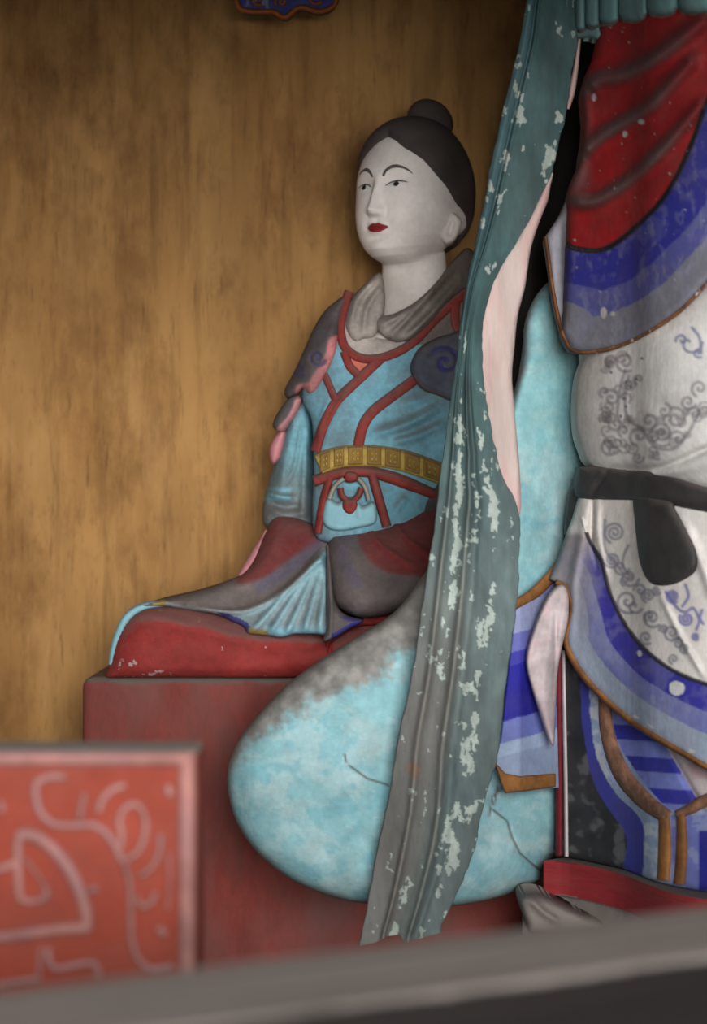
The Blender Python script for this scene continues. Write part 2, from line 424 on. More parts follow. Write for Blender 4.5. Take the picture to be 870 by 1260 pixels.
relief('robe', [(432, 362), (402, 384), (383, 430), (372, 486), (384, 520), (386, 580), (386, 650), (410, 668), (500, 664), (560, 655), (600, 600), (606, 480), (598, 400), (566, 366), (540, 380), (510, 404), (470, 414), (446, 392), (438, 372)],
       torso_front, lambda x, y, d: 4.28+puff(d, 40, 0.1), M['paint'], seat, 2.2, torso_paint)

def arm_front(x, y, d):
    return 4.20-puff(d, 24, 0.075)-0.0002*(y-480)-ridge(x, y, [(326, 606), (348, 612), (362, 612)], 4, 0.016)-ridge(x, y, [(366, 500), (352, 560), (345, 600)], 6, 0.016)-ridge(x, y, [(380, 510), (376, 570), (372, 640)], 5, 0.018)+ridge(x, y, [(330, 618), (350, 624), (372, 622)], 3, 0.010)-ridge(x, y, [(372, 520), (362, 575), (350, 598)], 3, 0.010)-ridge(x, y, [(334, 628), (352, 634), (380, 630)], 4, 0.010)
def arm_paint(x, y, d):
    c = np.tile(np.array([122, 174, 186.]), (len(x), 1)); n = fbm(x, y, 40, 5)
    g = (sstep(540, 640, y+40*(n-0.5))*0.75)[:, None]
    g = np.where((np.abs(y-608) < 8)[:, None] & (x < 358)[:, None], 0, g)
    return c*(1-g)+np.array([116, 110, 108])*g
relief('sleeve', [(376, 478), (360, 502), (347, 538), (336, 578), (328, 602), (323, 630), (328, 650), (360, 662), (392, 660), (390, 600), (388, 560), (386, 520), (384, 488)],
       arm_front, lambda x, y, d: 4.24+puff(d, 20, 0.06), M['paint'], seat, 2.2, arm_paint)
relief('sleeve', [(508, 628), (522, 606), (548, 588), (590, 590), (600, 680), (560, 720), (530, 700), (516, 660)],
       lambda x, y, d: 4.04-puff(d, 26, 0.06), lambda x, y, d: 4.1+puff(d, 20, 0.04), M['paint'], seat, 3, lambda x, y, d: np.tile(np.array([78, 72, 72.]), (len(x), 1)), label='dark grey sleeve on the far arm')

# shoulder cloud collars
def sp(cx, cy, r, turns, a0, sgn=1, n=40, r0=0.12):
    t = np.linspace(0, 1, n); rr = r*(r0+(1-r0)*t); an = a0+sgn*turns*2*math.pi*(1-t)
    return np.stack([cx+rr*np.cos(an), cy+rr*np.sin(an)], 1)
def strokes(c, x, y, curves, width, col, alpha=1.0, soft=0.8):
    for k in curves:
        k = np.asarray(k, float); m = (x > k[:, 0].min()-6) & (x < k[:, 0].max()+6) & (y > k[:, 1].min()-6) & (y < k[:, 1].max()+6)
        if not m.any(): continue
        d, f, _ = pdist(x[m], y[m], k)
        a = (alpha*(1-sstep(width*0.5, width*0.5+soft*1.6, d)))[:, None]
        c[m] = c[m]*(1-a)+np.array(col, float)*a
    return c
def cloudL_paint(x, y, d):
    c = np.array([88, 82, 84.])[None]*(0.85+0.3*fbm(x, y, 24, 9)[:, None])
    e, _, _ = pdist(x, y, spl([(414, 424), (410, 442), (398, 462), (386, 480), (374, 482)]))
    k = sstep(13, 9, e)[:, None]; c = c*(1-k)+np.array([196, 124, 124.])*k
    return strokes(c, x, y, [sp(390, 440, 11, 1.3, 0.4), sp(369, 455, 8, 1.1, 1.0)], 3.0, (58, 58, 108), 0.8)
def cloudf(x, y, d): return bodyT(x, y)-0.008-puff(d, 12, 0.03)
relief('cloud_collar', [(426, 364), (401, 381), (386, 404), (377, 424), (363, 455), (350, 480), (354, 490), (366, 484), (373, 478), (379, 485), (388, 482), (402, 462), (412, 440), (416, 424), (419, 395)],
       lambda x, y, d: cloudf(x, y, d)-ridge(x, y, [(420, 392), (396, 426), (376, 468)], 8, 0.008)+ridge(x, y, sp(390, 440, 11, 1.2, 0.4), 2.2, 0.006, 0)
       , lambda x, y, d: bodyT(x, y)+0.04, M['paint'], seat, 1.8, cloudL_paint, label='grey scalloped collar with pink edge on near shoulder')
def cl2(x, y, d):
    c = np.tile(np.array([84, 78, 80.]), (len(x), 1)); e, _, _ = pdist(x, y, spl([(372, 490), (362, 514), (346, 532)])); k = sstep(9, 6, e)[:, None]
    return c*(1-k)+np.array([206, 140, 142.])*k
relief('cloud_lobe', [(360, 486), (348, 498), (338, 515), (336, 526), (348, 532), (358, 520), (368, 504), (372, 490)],
       lambda x, y, d: 4.13-puff(d, 8, 0.03), lambda x, y, d: 4.2+0*x, M['paint'], seat, 1.6, cl2, label='grey and pink lobe hanging below the near shoulder')
relief('cuff_knot', [(346, 528), (336, 540), (331, 552), (332, 566), (337, 572), (345, 564), (350, 548), (352, 532)],
       lambda x, y, d: 4.15-puff(d, 9, 0.03), lambda x, y, d: 4.18+puff(d, 9, 0.02), M['pink'], seat, 1.6, label='pink rounded tip of the shoulder drape')
def cloudR_paint(x, y, d):
    c = np.array([76, 80, 92.])[None]*(0.85+0.3*fbm(x, y, 20, 19)[:, None])
    k = sstep(5, 2.5, d)[:, None]*(y > 462)[:, None]; c = c*(1-k)+np.array([116, 96, 92.])*k
    return strokes(c, x, y, [sp(549, 446, 19, 1.3, 3.6)], 5.0, (42, 40, 110), 0.8)
relief('cloud_collar', [(556, 410), (536, 416), (516, 428), (506, 446), (507, 462), (520, 479), (540, 487), (570, 496), (600, 480), (604, 420), (580, 402)],
       lambda x, y, d: cloudf(x, y, d)-0.02+ridge(x, y, sp(548, 446, 20, 1.3, 3.6), 3, 0.008, 0), lambda x, y, d: bodyT(x, y)+0.03, M['paint'], seat, 1.8, cloudR_paint,
       label='round grey collar with dark blue scroll on far shoulder')

# grey shawl round the neck
def shawl_paint(x, y, d):
    n = fbm(x, y, 30, 31)[:, None]; c = np.array([158, 148, 140.])*(0.82+0.36*n)
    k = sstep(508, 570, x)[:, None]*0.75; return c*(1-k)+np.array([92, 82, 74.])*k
def shawlL(x, y, d): return bodyT(x, y)-0.012-puff(d, 9, 0.02)-ridge(x, y, [(462, 342), (440, 368), (432, 400)], 4.5, 0.012)-ridge(x, y, [(470, 352), (452, 378), (447, 410)], 4, 0.010)
relief('shawl', [(468, 336), (446, 352), (431, 370), (424, 396), (428, 412), (437, 421), (448, 418), (460, 415), (468, 400), (474, 370)],
       shawlL, lambda x, y, d: bodyT(x, y)+0.03, M['paint'], seat, 1.8, shawl_paint)
def shawlR(x, y, d):
    Y = bodyT(x, y)-0.02-puff(d, 10, 0.025)+0.10*sstep(505, 580, x)*sstep(400, 350, y)*0.4
    for p in ([(556, 330), (520, 372), (482, 412)], [(566, 345), (532, 385), (500, 416)], [(540, 345), (505, 378), (472, 400)]): Y = Y-ridge(x, y, p, 4.5, 0.020)
    return Y
relief('shawl', [(576, 305), (556, 322), (536, 348), (510, 372), (484, 386), (466, 390), (463, 402), (472, 414), (488, 421), (508, 416), (530, 398), (552, 372), (580, 352), (590, 325)],
       shawlR, lambda x, y, d: bodyT(x, y)+0.03, M['paint'], seat, 1.8, shawl_paint)
relief('inner_robe', [(436, 416), (432, 430), (446, 438), (470, 438), (492, 428), (500, 416), (470, 408)], lambda x, y, d: bodyT(x, y)-0.004-puff(d, 6, 0.008)-ridge(x, y, [(458, 412), (460, 436)], 4, 0.006),
       lambda x, y, d: bodyT(x, y)+0.02, M['paint'], seat, 1.8, lambda x, y, d: np.tile(np.array([186, 176, 168.]), (len(x), 1)))

surf = lambda x, y: torso_front(x, y, np.full(np.shape(x), 30.0))
for pts, wd in (([(430, 358), (422, 382), (419, 404), (425, 428), (446, 441), (474, 439), (506, 423), (536, 393), (562, 369), (584, 352)], 9),
                ([(470, 440), (456, 453), (438, 470), (414, 494), (398, 524), (388, 556)], 10),
                ([(423, 432), (430, 450), (441, 462)], 8),
                ([(399, 460), (405, 474), (413, 493)], 7),
                ([(512, 466), (482, 488), (458, 507), (446, 526), (440, 554)], 11),
                ([(562, 366), (560, 392), (566, 410)], 9)):
    band('collar_band', pts, wd+2.5, surf, 0.008, M['collar_red'], seat, step=3, flat=0.35)

# belt with square plaques
btop = spl([(392, 557.5), (408, 551), (430, 547), (455, 547), (477, 549), (500, 554), (521, 561), (545, 570), (572, 582)], step=3)
def belt_mid(f):
    i = f*(len(btop)-1); k = int(i); q = i-k; return btop[min(k, len(btop)-1)]*(1-q)+btop[min(k+1, len(btop)-1)]*q
mid = btop+np.array([0, 14.0])
belt = band('belt', mid, 27, surf, 0.014, M['belt_yellow'], seat, nt=9, flat=1.0)
surf_belt = lambda x, y: surf(x, y)-0.0125
edges = [0.0, 0.095, 0.19, 0.315, 0.44, 0.565, 0.70, 0.85, 1.0]
for a, b_ in zip(edges[:-1], edges[1:]):
    p0 = belt_mid(a+0.012); p1 = belt_mid(b_-0.012)
    w0 = p1-p0; off = np.array([0, 2.5])
    ring = np.array([p0+off, p1+off, p1+np.array([0, 24.5]), p0+np.array([0, 24.5])])
    fr = np.vstack([ring, ring[:1]])
    pq = relief('plaque', ring, lambda x, y, d: surf_belt(x, y)-0.001-0.005*sstep(0, 1.2, d)+0.004*sstep(3.2, 4.2, d)*sstep(0, 1, d), lambda x, y, d: surf_belt(x, y)+0.004, M['plaque'], belt, 1.2, curved=False)
    for i in (0.36, 0.64):
        for j in (0.36, 0.66):
            cxy = p0+w0*i+np.array([0, 2.5+22*j]); r = max(1.6, np.linalg.norm(w0)*0.085)
            relief('stud', [(cxy[0]+r*math.cos(t), cxy[1]+3.0*math.sin(t)) for t in np.linspace(0, 2*math.pi, 9)[:-1]],
                   lambda x, y, d: surf_belt(x, y)-0.002-puff(d, 2, 0.007), lambda x, y, d: surf_belt(x, y)+0.004, M['belt_yellow'], belt, 1.0)
band('sash', [(386, 592, 7), (408, 585, 7), (430, 581, 6.5), (455, 581, 7), (480, 587, 8), (502, 595, 8), (522, 603, 7), (552, 616, 6)], 14, surf, 0.016, M['collar_red'], seat)
sash_s = lambda x, y: surf(x, y)-0.004
for pts, wd in (([(406, 588), (398, 615), (391, 656)], 10), ([(458, 584), (464, 606), (476, 648)], 12)):
    band('sash_tail', pts, wd, sash_s, 0.012, M['collar_red'], seat)
tas = relief('pendant', [(404, 612), (399, 622), (397, 640), (404, 650), (418, 653), (440, 650), (462, 643), (463, 624), (458, 617), (446, 622), (438, 612), (424, 612), (416, 618)],
       lambda x, y, d: surf(x, y)-0.008-puff(d, 6, 0.014), lambda x, y, d: surf(x, y)+0.01, M['blue_cloth'], seat, 1.5)
for pts in ([(423, 589), (412, 598), (405, 614)], [(441, 589), (449, 599), (454, 616)]):
    band('pendant_loop', pts, 6, lambda x, y: surf(x, y)-0.016, 0.01, M['pale_grey'], seat, label='grey curved loop of the belt pendant')
band('pendant_cord', [(419, 600), (421, 610), (431, 617), (441, 610), (445, 600)], 8, lambda x, y: surf(x, y)-0.018, 0.012, M['collar_red'], seat)
relief('pendant_bead', [(424, 614), (421, 624), (427, 632), (434, 632), (440, 623), (437, 614)], lambda x, y, d: surf(x, y)-0.02-puff(d, 6, 0.015), lambda x, y, d: surf(x, y), M['collar_red'], seat, 1.4)
relief('sash_knot', [(425, 582), (424, 591), (431, 594), (440, 591), (440, 583), (432, 580)], lambda x, y, d: surf(x, y)-0.016-puff(d, 6, 0.012), lambda x, y, d: surf(x, y), M['collar_red'], seat, 1.4)

# lap, skirt and hem
def lap_base(x, y): return 4.12-0.0012*(y-640)-0.05*sstep(300, 420, x)
def lapL_front(x, y, d):
    Y = lap_base(x, y)-puff(d, 16, 0.03)-ridge(x, y, [(350, 645), (325, 690), (290, 715), (220, 736)], 16, 0.02)
    for bx, by in ((312, 776), (332, 780), (352, 782), (374, 779), (393, 776)):
        m = [(397, 682), ((397+bx)/2+4, 722), (bx, by)]
        Y = Y-ridge(x, y, m, 4.2, 0.016, 0.1)
    return Y-ridge(x, y, [(398, 678), (357, 722), (300, 752), (230, 746)], 3.5, 0.012)
hemL = spl([(196, 741), (240, 750), (300, 752), (357, 722), (398, 676)])
def lapL_paint(x, y, d):
    n = fbm(x, y, 30, 41)[:, None]; c = np.array([112, 101, 98.])*(0.85+0.3*n)
    red = spl([(346, 634), (398, 658), (384, 672), (358, 686), (328, 708), (292, 716), (316, 676)], True)
    e, _, _ = pdist(x, y, red, True); ins = inside(x, y, red); sd = np.where(ins, e, -e)
    k = sstep(-5, 4, sd)[:, None]*0.9; c = c*(1-k)+np.array([120, 44, 44.])*k
    e2, _, _ = pdist(x, y, spl([(392, 668), (360, 696), (322, 722)])); k = (sstep(11, 3, e2)*0.45)[:, None]; c = c*(1-k)+np.array([84, 84, 122.])*k
    hd, hf, near = pdist(x, y, hemL)
    below = (y > near[:, 1]+1) & (x > 262)
    pl_c = np.array([134, 148, 152.])*(0.85+0.3*fbm(x, y, 14, 43)[:, None])
    cy = sstep(14, 0, hd)[:, None]*0.5; pl_c = pl_c*(1-cy)+np.array([140, 190, 200.])*cy
    for bx, by in ((312, 776), (332, 780), (352, 782), (374, 779), (393, 776)):
        pl_c = strokes(pl_c, x, y, [spl([(397, 682), ((397+bx)/2+4, 722), (bx, by)])], 4.0, (150, 194, 204), 0.7, 2.0)
    bt = (sstep(766, 779, y)*(x > 325))[:, None]*0.8; pl_c = pl_c*(1-bt)+np.array([136, 196, 214.])*bt
    c = np.where(below[:, None], pl_c, c)
    k = sstep(3.2, 1.6, hd)[:, None]*0.8; c = c*(1-k)+np.array([156, 168, 170.])*k
    bl = inside(x, y, [(266, 752), (296, 758), (312, 764), (304, 779), (286, 768)]) & (d < 7); c[bl] = (62, 62, 134)
    yl = inside(x, y, [(306, 772), (330, 776), (330, 784), (306, 782)]) | inside(x, y, [(188, 736), (204, 738), (204, 748), (188, 746)]); c[yl] = (160, 140, 90)
    return c
relief('skirt', [(340, 634), (326, 656), (312, 690), (294, 709), (244, 727), (196, 738), (172, 747), (200, 746), (240, 752), (267, 756), (284, 764), (299, 771), (306, 780), (330, 782), (346, 784), (364, 780), (386, 780), (405, 778), (414, 740), (410, 700), (408, 662), (386, 646), (362, 636)],
       lapL_front, lambda x, y, d: lap_base(x, y)+0.12, M['paint_dusty'], seat, 1.9, lapL_paint)
band('skirt_lining', [(328, 652, 2), (318, 674, 4.5), (306, 694, 5), (295, 708, 3)], 8, lambda x, y: lap_base(x, y)+0.002, 0.012, M['pink'], seat, label='pink lining edge of the skirt')
def lapR_front(x, y, d):
    Y = lap_base(x, y)-0.02-puff(d, 40, 0.10)
    for p in ([(452, 648), (470, 672), (508, 696)], [(482, 638), (500, 662), (530, 684)]): Y = Y-ridge(x, y, p, 4, 0.008)
    return Y
def lapR_paint(x, y, d):
    n = fbm(x, y, 30, 51)[:, None]; c = np.array([104, 94, 92.])*(0.85+0.3*n)
    red = spl([(442, 652), (484, 636), (520, 618), (560, 640), (550, 712), (512, 708), (478, 704), (452, 686)], True)
    e, _, _ = pdist(x, y, red, True); sd = np.where(inside(x, y, red), e, -e)
    k = sstep(-4, 4, sd)[:, None]*0.92; c = c*(1-k)+np.array([120, 42, 42.])*k
    e2, _, _ = pdist(x, y, spl([(424, 664), (424, 690), (438, 716)])); k = (sstep(14, 3, e2)*0.4)[:, None]; c = c*(1-k)+np.array([86, 84, 118.])*k
    return c
relief('lap_drape', [(404, 662), (420, 652), (450, 644), (490, 630), (520, 614), (560, 600), (590, 640), (580, 710), (540, 735), (500, 750), (470, 758), (444, 760), (424, 752), (410, 738), (404, 700)],
       lapR_front, lambda x, y, d: lap_base(x, y)+0.1, M['paint_dusty'], seat, 2.2, lapR_paint)
def flap_paint(x, y, d):
    c = np.array([104, 98, 100.])[None]*(0.85+0.3*fbm(x, y, 20, 61)[:, None])
    k = ((d < 6) & (y > 758) & (x > 408)); c[k] = (52, 54, 140)
    return c
relief('skirt_flap', [(403, 670), (401, 720), (402, 770), (398, 789), (412, 785), (430, 774), (447, 764), (424, 756), (412, 738), (408, 700)],
       lambda x, y, d: lap_base(x, y)-0.05-puff(d, 8, 0.02)-ridge(x, y, [(405, 690), (408, 740), (406, 782)], 3, 0.01), lambda x, y, d: lap_base(x, y)+0.04, M['paint'], seat, 1.6, flap_paint, label='grey skirt flap with blue tip')
band('seat_cloth', [(206, 742, 4), (178, 746, 5), (158, 758, 5.5), (146, 780, 5), (139, 802, 4), (136, 818, 3)], 9, lambda x, y: 4.0+0*x, 0.012, M['blue_cloth'], seat, label='pale blue cloth edge hanging over the cushion')
relief('seat_cloth_front', [(396, 776), (446, 758), (480, 752), (520, 736), (520, 752), (470, 768), (440, 772), (408, 792), (404, 806), (399, 790)],
       lambda x, y, d: 3.955-puff(d, 6, 0.01), lambda x, y, d: 4.0+0*x, M['cushion'], seat, 2.0)

# ---- head and neck: one lofted surface, turned towards the left
HC = (508.0, 245.0); HY = 4.16; HK = HY/F; TH = math.radians(38)
_w = np.array([-175, -150, -128, -110, -96, -88, -84, -82, -80, -76, -68, -55, -40, -20, 5])
_a = np.array([46, 45, 44, 42, 41, 40, 39, 38, 38, 42, 50, 58, 63, 65, 65])
_f = np.array([26, 28, 30, 30, 29.5, 30, 33, 40, 50, 61, 69, 72, 73, 73, 73])
_b = np.array([60, 50, 42, 40, 39, 38, 38, 38, 38, 40, 45, 55, 66, 74, 77])
def sec(w_):
    w_ = np.asarray(w_, float); s = np.sqrt(np.maximum(0, 1-((w_-5)/88.0)**2)); hi = w_ >= 5
    return np.where(hi, 65*s, np.interp(w_, _w, _a)), np.where(hi, 73*s, np.interp(w_, _w, _f)), np.where(hi, 77*s, np.interp(w_, _w, _b))
def gz(u, w_, cu, cw, ru, rw): return np.exp(-((u-cu)/ru)**2-((w_-cw)/rw)**2)
def face_D(u, w_):
    nh = np.interp(w_, [-34, -30, -27, -22, -8, 6, 16, 26], [0, 2, 12, 17, 10.5, 6, 2.5, 0]); nw = np.interp(w_, [-30, -22, 0, 20], [8.0, 7.0, 4.6, 6])
    D = nh*np.exp(-(u/nw)**2)
    for s in (-1, 1):
        D = D+5.0*gz(u, w_, 8.4*s, -24, 3.8, 4.2)-1.6*gz(u, w_, 13.5*s, -25, 2.5, 5)-5.6*gz(u, w_, 22*s, 11, 17, 9)+3.6*gz(u, w_, 26*s, 8.5, 11, 4.6)+1.2*gz(u, w_, 26*s, 25, 18, 6)+2.5*gz(u, w_, 34*s, -24, 20, 18)
        D = D-1.6*gz(u, w_, 17*s, -40, 5, 6)
    D = D+4.6*gz(u, w_, 0, -40.5, 12, 3.4)+4.2*gz(u, w_, 0, -47, 10, 3.6)-2.2*gz(u, w_, 0, -43.6, 14, 1.3)-2.4*gz(u, w_, 0, -55, 14, 4)+4*gz(u, w_, 0, -66, 15, 9)-1.4*gz(u, w_, 0, -34, 3, 4)
    return D
def head_place(u, wn, f):
    """(u right, wn down, f forward) in head units -> world"""
    u = np.asarray(u, float); f = np.asarray(f, float)
    dx = u*math.cos(TH)-f*math.sin(TH); tw = u*math.sin(TH)+f*math.cos(TH)
    Y0 = HY; x = (HC[0]+dx-CX)*HK; z = H-(HC[1]+np.asarray(wn, float)-CY)*HK
    return np.stack(np.broadcast_arrays(x, Y0-tw*HK, z), -1)
def head_F(u, w_):
    a, bf, _ = sec(w_); return bf*np.sqrt(np.maximum(0.0, 1-(np.abs(u)/a)**2.15))+face_D(u, w_)
wr = np.concatenate([np.linspace(-172, -90, 22), np.linspace(-88, -76, 16), np.linspace(-75, 60, 110), 5+88*np.sin(np.linspace(math.asin(56/88.), math.pi/2-0.02, 24))])
ph = np.linspace(0, 2*math.pi, 220, endpoint=False)
G = []
for w_ in wr:
    a, bf, bb = sec(w_); c = np.cos(ph); sn = np.sin(ph); e = 2/2.15
    u = a*np.sign(sn)*np.abs(sn)**e; f = np.where(c > 0, bf, bb)*np.sign(c)*np.abs(c)**e
    f = f+np.where(c > 0, face_D(u, np.full_like(u, w_))*np.clip(c*3, 0, 1), 0)
    lift = 22*(1-np.cos(ph))/2*np.interp(w_, [-150, -112, -84, -66, -34, 0], [0, 0.25, 1, 1, 0, 0])
    G.append(head_place(u, -(w_+lift), f))
grid_mesh('head', np.array(G), M['face'], seat, wrap=True)
# hair cap
phd = np.array([0, 15, 28, 40, 52, 64, 78, 91, 109, 130, 180.]); wmn = np.array([69, 62, 52, 44.5, 35, 19, 3, -16, -28, -56, -68.])
G = []
for t in np.linspace(0.02, 1, 60):
    an = np.abs(((np.degrees(ph)+180) % 360)-180); wm = np.interp(an, phd, wmn)
    ww = 93-(93-wm)*(1-np.cos(t*math.pi/2))/1.0
    off = 7.0*(1-t**10)-1.5*t**10
    a, bf, bb = sec(np.minimum(ww, 92.9)); c = np.cos(ph); sn = np.sin(ph)
    u = (a+off)*sn; f = (np.where(c > 0, bf, bb)+off)*c
    e = 2/2.15; u = (a+off)*np.sign(sn)*np.abs(sn)**e; f = (np.where(c > 0, bf, bb)+off)*np.sign(c)*np.abs(c)**e
    G.append(head_place(u, -(ww+off*np.clip((ww-5)/88, 0, 1)), f))
grid_mesh('hair', np.array(G), M['hair'], seat, wrap=True)
G = []
for t in np.linspace(0.02, math.pi-0.02, 30):
    c = np.cos(ph[::5]); sn = np.sin(ph[::5]); r = math.sin(t)**0.9
    bx = 530+29*r*sn*(1-0.08*math.cos(t)); byy = 143-25*math.cos(t)+4*sn*r
    G.append(np.stack([(bx-CX)*HK, HY+0.04-30*HK*r*c, H-(byy-CY)*HK], -1))
grid_mesh('hair_bun', np.array(G), M['hair'], seat, wrap=True)
relief('ear', [(556, 262), (548, 276), (542, 289), (545, 297), (552, 300), (560, 295), (566, 283), (568, 272), (563, 265)],
       lambda x, y, d: HY-44*HK-puff(d, 7, 0.014)+ridge(x, y, [(558, 270), (555, 282), (553, 291)], 3.2, 0.008), lambda x, y, d: HY-0.02+0*x, M['face'], seat, 1.3)
# painted features, thin raised paint
def feat(name, outline, off, mat, s=0.9, lbl=None):
    return relief(name, outline, lambda u, v, d: head_F(u, -v)+off, lambda u, v, d: head_F(u, -v)-2.0, mat, seat, s, place=head_place, label=lbl)
feat('lips', [(-15.5, 42.5), (-9, 39.5), (-3.5, 37.2), (0, 38.6), (3.5, 37.2), (9, 39.5), (15.5, 42.5), (9, 47.5), (0, 48.8), (-9, 46.8)], 0.5, M['lips'], 0.9, 'painted red lips')
for s in (-1, 1):
    eb = spl([(8*s, -19), (12*s, -25), (20*s, -29.5), (30*s, -28.5), (38*s, -24), (44*s, -17)], step=2)
    wds = np.interp(np.linspace(0, 1, len(eb)), [0, 0.35, 1], [1.4, 2.3, 1.3])
    band('eyebrow', np.column_stack([eb, wds]), 2, lambda u, v: head_F(u, -v)+0.3, 0.7, M['ink'], seat, 5, embed=1.5, place=head_place, label='thin painted grey eyebrow')
    feat('eye_white', [(12*s, -7.2), (18*s, -10.6), (26*s, -11.6), (35*s, -10), (42*s, -8), (34*s, -5.8), (24*s, -5), (16*s, -5.6)], 0.35, M['eye_white'], 0.9)
    feat('iris', [(24.5*s+3.7*math.cos(t), -8.3+2.9*math.sin(t)) for t in np.linspace(0, 2*math.pi, 11)[:-1]], 0.7, M['ink_dark'], 0.8, 'dark painted iris')
    ey = spl([(11*s, -7.0), (17*s, -10.8), (26*s, -12.2), (36*s, -10.4), (45*s, -8.0)], step=2)
    band('eyelid_line', np.column_stack([ey, np.interp(np.linspace(0, 1, len(ey)), [0, 0.5, 1], [0.6, 1.3, 0.5])]), 2, lambda u, v: head_F(u, -v), 0.8, M['ink_dark'], seat, 5, embed=1.5, place=head_place)

# ------------------------------------------------------------------ standing figure
bX = [600, 640, 667, 700, 768, 808, 870, 950, 1050, 1100]
bYv = [3.70, 3.66, 3.63, 3.595, 3.475, 3.36, 3.27, 3.23, 3.27, 3.30]
_bs = spl(np.column_stack([bX, bYv]), step=8)
def bodyS(x, y=None, d=None): return np.interp(np.asarray(x, float), _bs[:, 0], _bs[:, 1])
zs = float(at(0, 1057.5, 3.60)[2])                                    # top of the red base slab
stand = thing('standing_statue', 'larger painted clay figure in layered red, blue and white robes with long green scarf', 'statue', (0.5, 3.6, zs))

# turquoise hanging sleeve
bag = [(720, 325), (690, 336), (664, 358), (648, 392), (643, 440), (634, 482), (600, 570), (560, 650), (520, 710), (484, 755), (428, 791), (362, 836), (318, 880), (291, 916), (280, 953), (285, 994), (301, 1029), (327, 1059), (362, 1084), (407, 1103), (452, 1112), (508, 1116), (564, 1114), (614, 1104), (648, 1091), (664, 1083), (669, 1064), (690, 1050), (722, 1030), (730, 980), (726, 800), (735, 640), (745, 480), (740, 360)]
def bag_base(x): return np.interp(x, [280, 450, 560, 640, 700, 740], [3.56, 3.55, 3.60, 3.69, 3.77, 3.81])
cracks = [[(602, 1004), (606, 980), (622, 966)], [(606, 996), (624, 1010), (630, 1030), (640, 1050), (656, 1064), (666, 1072)], [(430, 942), (452, 958), (478, 966)], [(612, 968), (608, 990)], [(424, 928), (426, 938)]]
def bag_front(x, y, d):
    Y = bag_base(x)-puff(d, 44, 0.075)-0.02*sstep(0, 160, d)
    Y = Y-0.010*fbm(x, y, 90, 71)-0.003*fbm(x, y, 16, 73)
    Y = Y-ridge(x, y, [(508, 808), (440, 850), (380, 872)], 10, 0.006)-ridge(x, y, [(660, 430), (640, 470), (630, 520)], 12, 0.015)
    for c in cracks[:2]: Y = Y+ridge(x, y, c, 1.6, 0.004, 0)
    return Y
dust_line = spl([(560, 760), (513, 797), (470, 826), (427, 851), (380, 874), (340, 892), (310, 925), (280, 950)])
def bag_paint(x, y, d):
    n = fbm(x, y, 50, 81); n2 = fbm(x, y, 18, 83)
    c = np.array([150, 200, 206.])[None]*np.ones((len(x), 1)); 
    k = sstep(0.42, 0.66, n)[:, None]*0.6; c = c*(1-k)+np.array([186, 214, 216.])*k
    k = sstep(0.55, 0.7, n2)[:, None]*0.45; c = c*(1-k)+np.array([120, 186, 200.])*k
    bs = (sstep(0.56, 0.66, fbm(x*0.5+y*0.35, y-x*0.3, 13, 89)))[:, None]*0.4; c = c*(1-bs)+np.array([194, 218, 218.])*bs
    hh = sstep(640, 480, y)[:, None]*(x > 600)[:, None]*0.5; c = c*(1-hh)+np.array([128, 178, 180.])*hh
    dd, ff, near = pdist(x, y, dust_line); up = np.where(y < near[:, 1], dd, -dd)
    k = (sstep(-8, 14, up+40*(fbm(x, y, 34, 85)-0.5)+26*(fbm(x, y, 7, 86)-0.5))*(x < 600))[:, None]*0.92
    c = c*(1-k)+np.array([148, 141, 135.])*(0.72+0.56*fbm(x, y, 12, 87)[:, None])*k
    k = (sstep(9, 1, d+6*(n2-0.5))*0.55)[:, None]; c = c*(1-k)+np.array([132, 132, 130.])*k
    return strokes(c, x, y, cracks, 1.0, (86, 74, 66), 0.8, 0.8)
relief('hanging_sleeve', bag, bag_front, lambda x, y, d: bag_base(x)+0.02+puff(d, 44, 0.05), M['paint_clean'], stand, 2.2, bag_paint, label='turquoise bag shaped hanging sleeve')

# added near-black sheet, its colour stands in for the shade behind the scarf
M['gap_shade'] = painted('dark_gap_shade', (30, 25, 22), 0.2, 20, bump=0.2)
relief('gap_shade_sheet', [(692, -110), (674, 50), (654, 150), (634, 260), (614, 350), (606, 430), (616, 500), (660, 560), (800, 580), (1040, 560), (1060, -110)],
       lambda x, y, d: 3.93-puff(d, 20, 0.05)-ridge(x, y, [(690, 0), (660, 260), (640, 480)], 14, 0.02)-ridge(x, y, [(760, -50), (730, 260), (700, 480)], 18, 0.03), lambda x, y, d: 4.0+0*x, M['gap_shade'], stand, 5, curved=False, label='added dark sheet standing in for shade behind the scarf')

# striped hem below the sleeve
def hem_fn(x): return np.interp(x, [600, 640, 690, 720], [3.50, 3.53, 3.62, 3.65])
def hem_paint(x, y, d):
    c = np.tile(np.array([128, 134, 182.]), (len(x), 1))
    yy = y+0.28*(x-640)
    yy = yy+3*(fbm(x, y, 14, 91)-0.5)
    for lo, col in ((742, (150, 158, 196)), (778, (106, 108, 176)), (800, (64, 62, 160)), (816, (40, 38, 148)), (882, (112, 124, 190)), (909, (160, 178, 206)), (925, (146, 162, 190))):
        c[yy > lo] = col
    return c
relief('sleeve_hem', [(636, 740), (660, 728), (692, 700), (700, 700), (700, 800), (698, 968), (680, 970), (621, 974), (610, 938), (618, 908), (626, 832), (633, 770)],
       lambda x, y, d: hem_fn(x)-0.00008*(y-740)-ridge(x, y, [(652, 740), (640, 850), (640, 960)], 12, 0.008), lambda x, y, d: hem_fn(x)+0.03, M['paint_clean'], stand, 1.5, hem_paint, curved=False, label='blue banded hem of the hanging sleeve')
hsurf = lambda x, y: hem_fn(x)-0.00008*(np.asarray(y)-740)
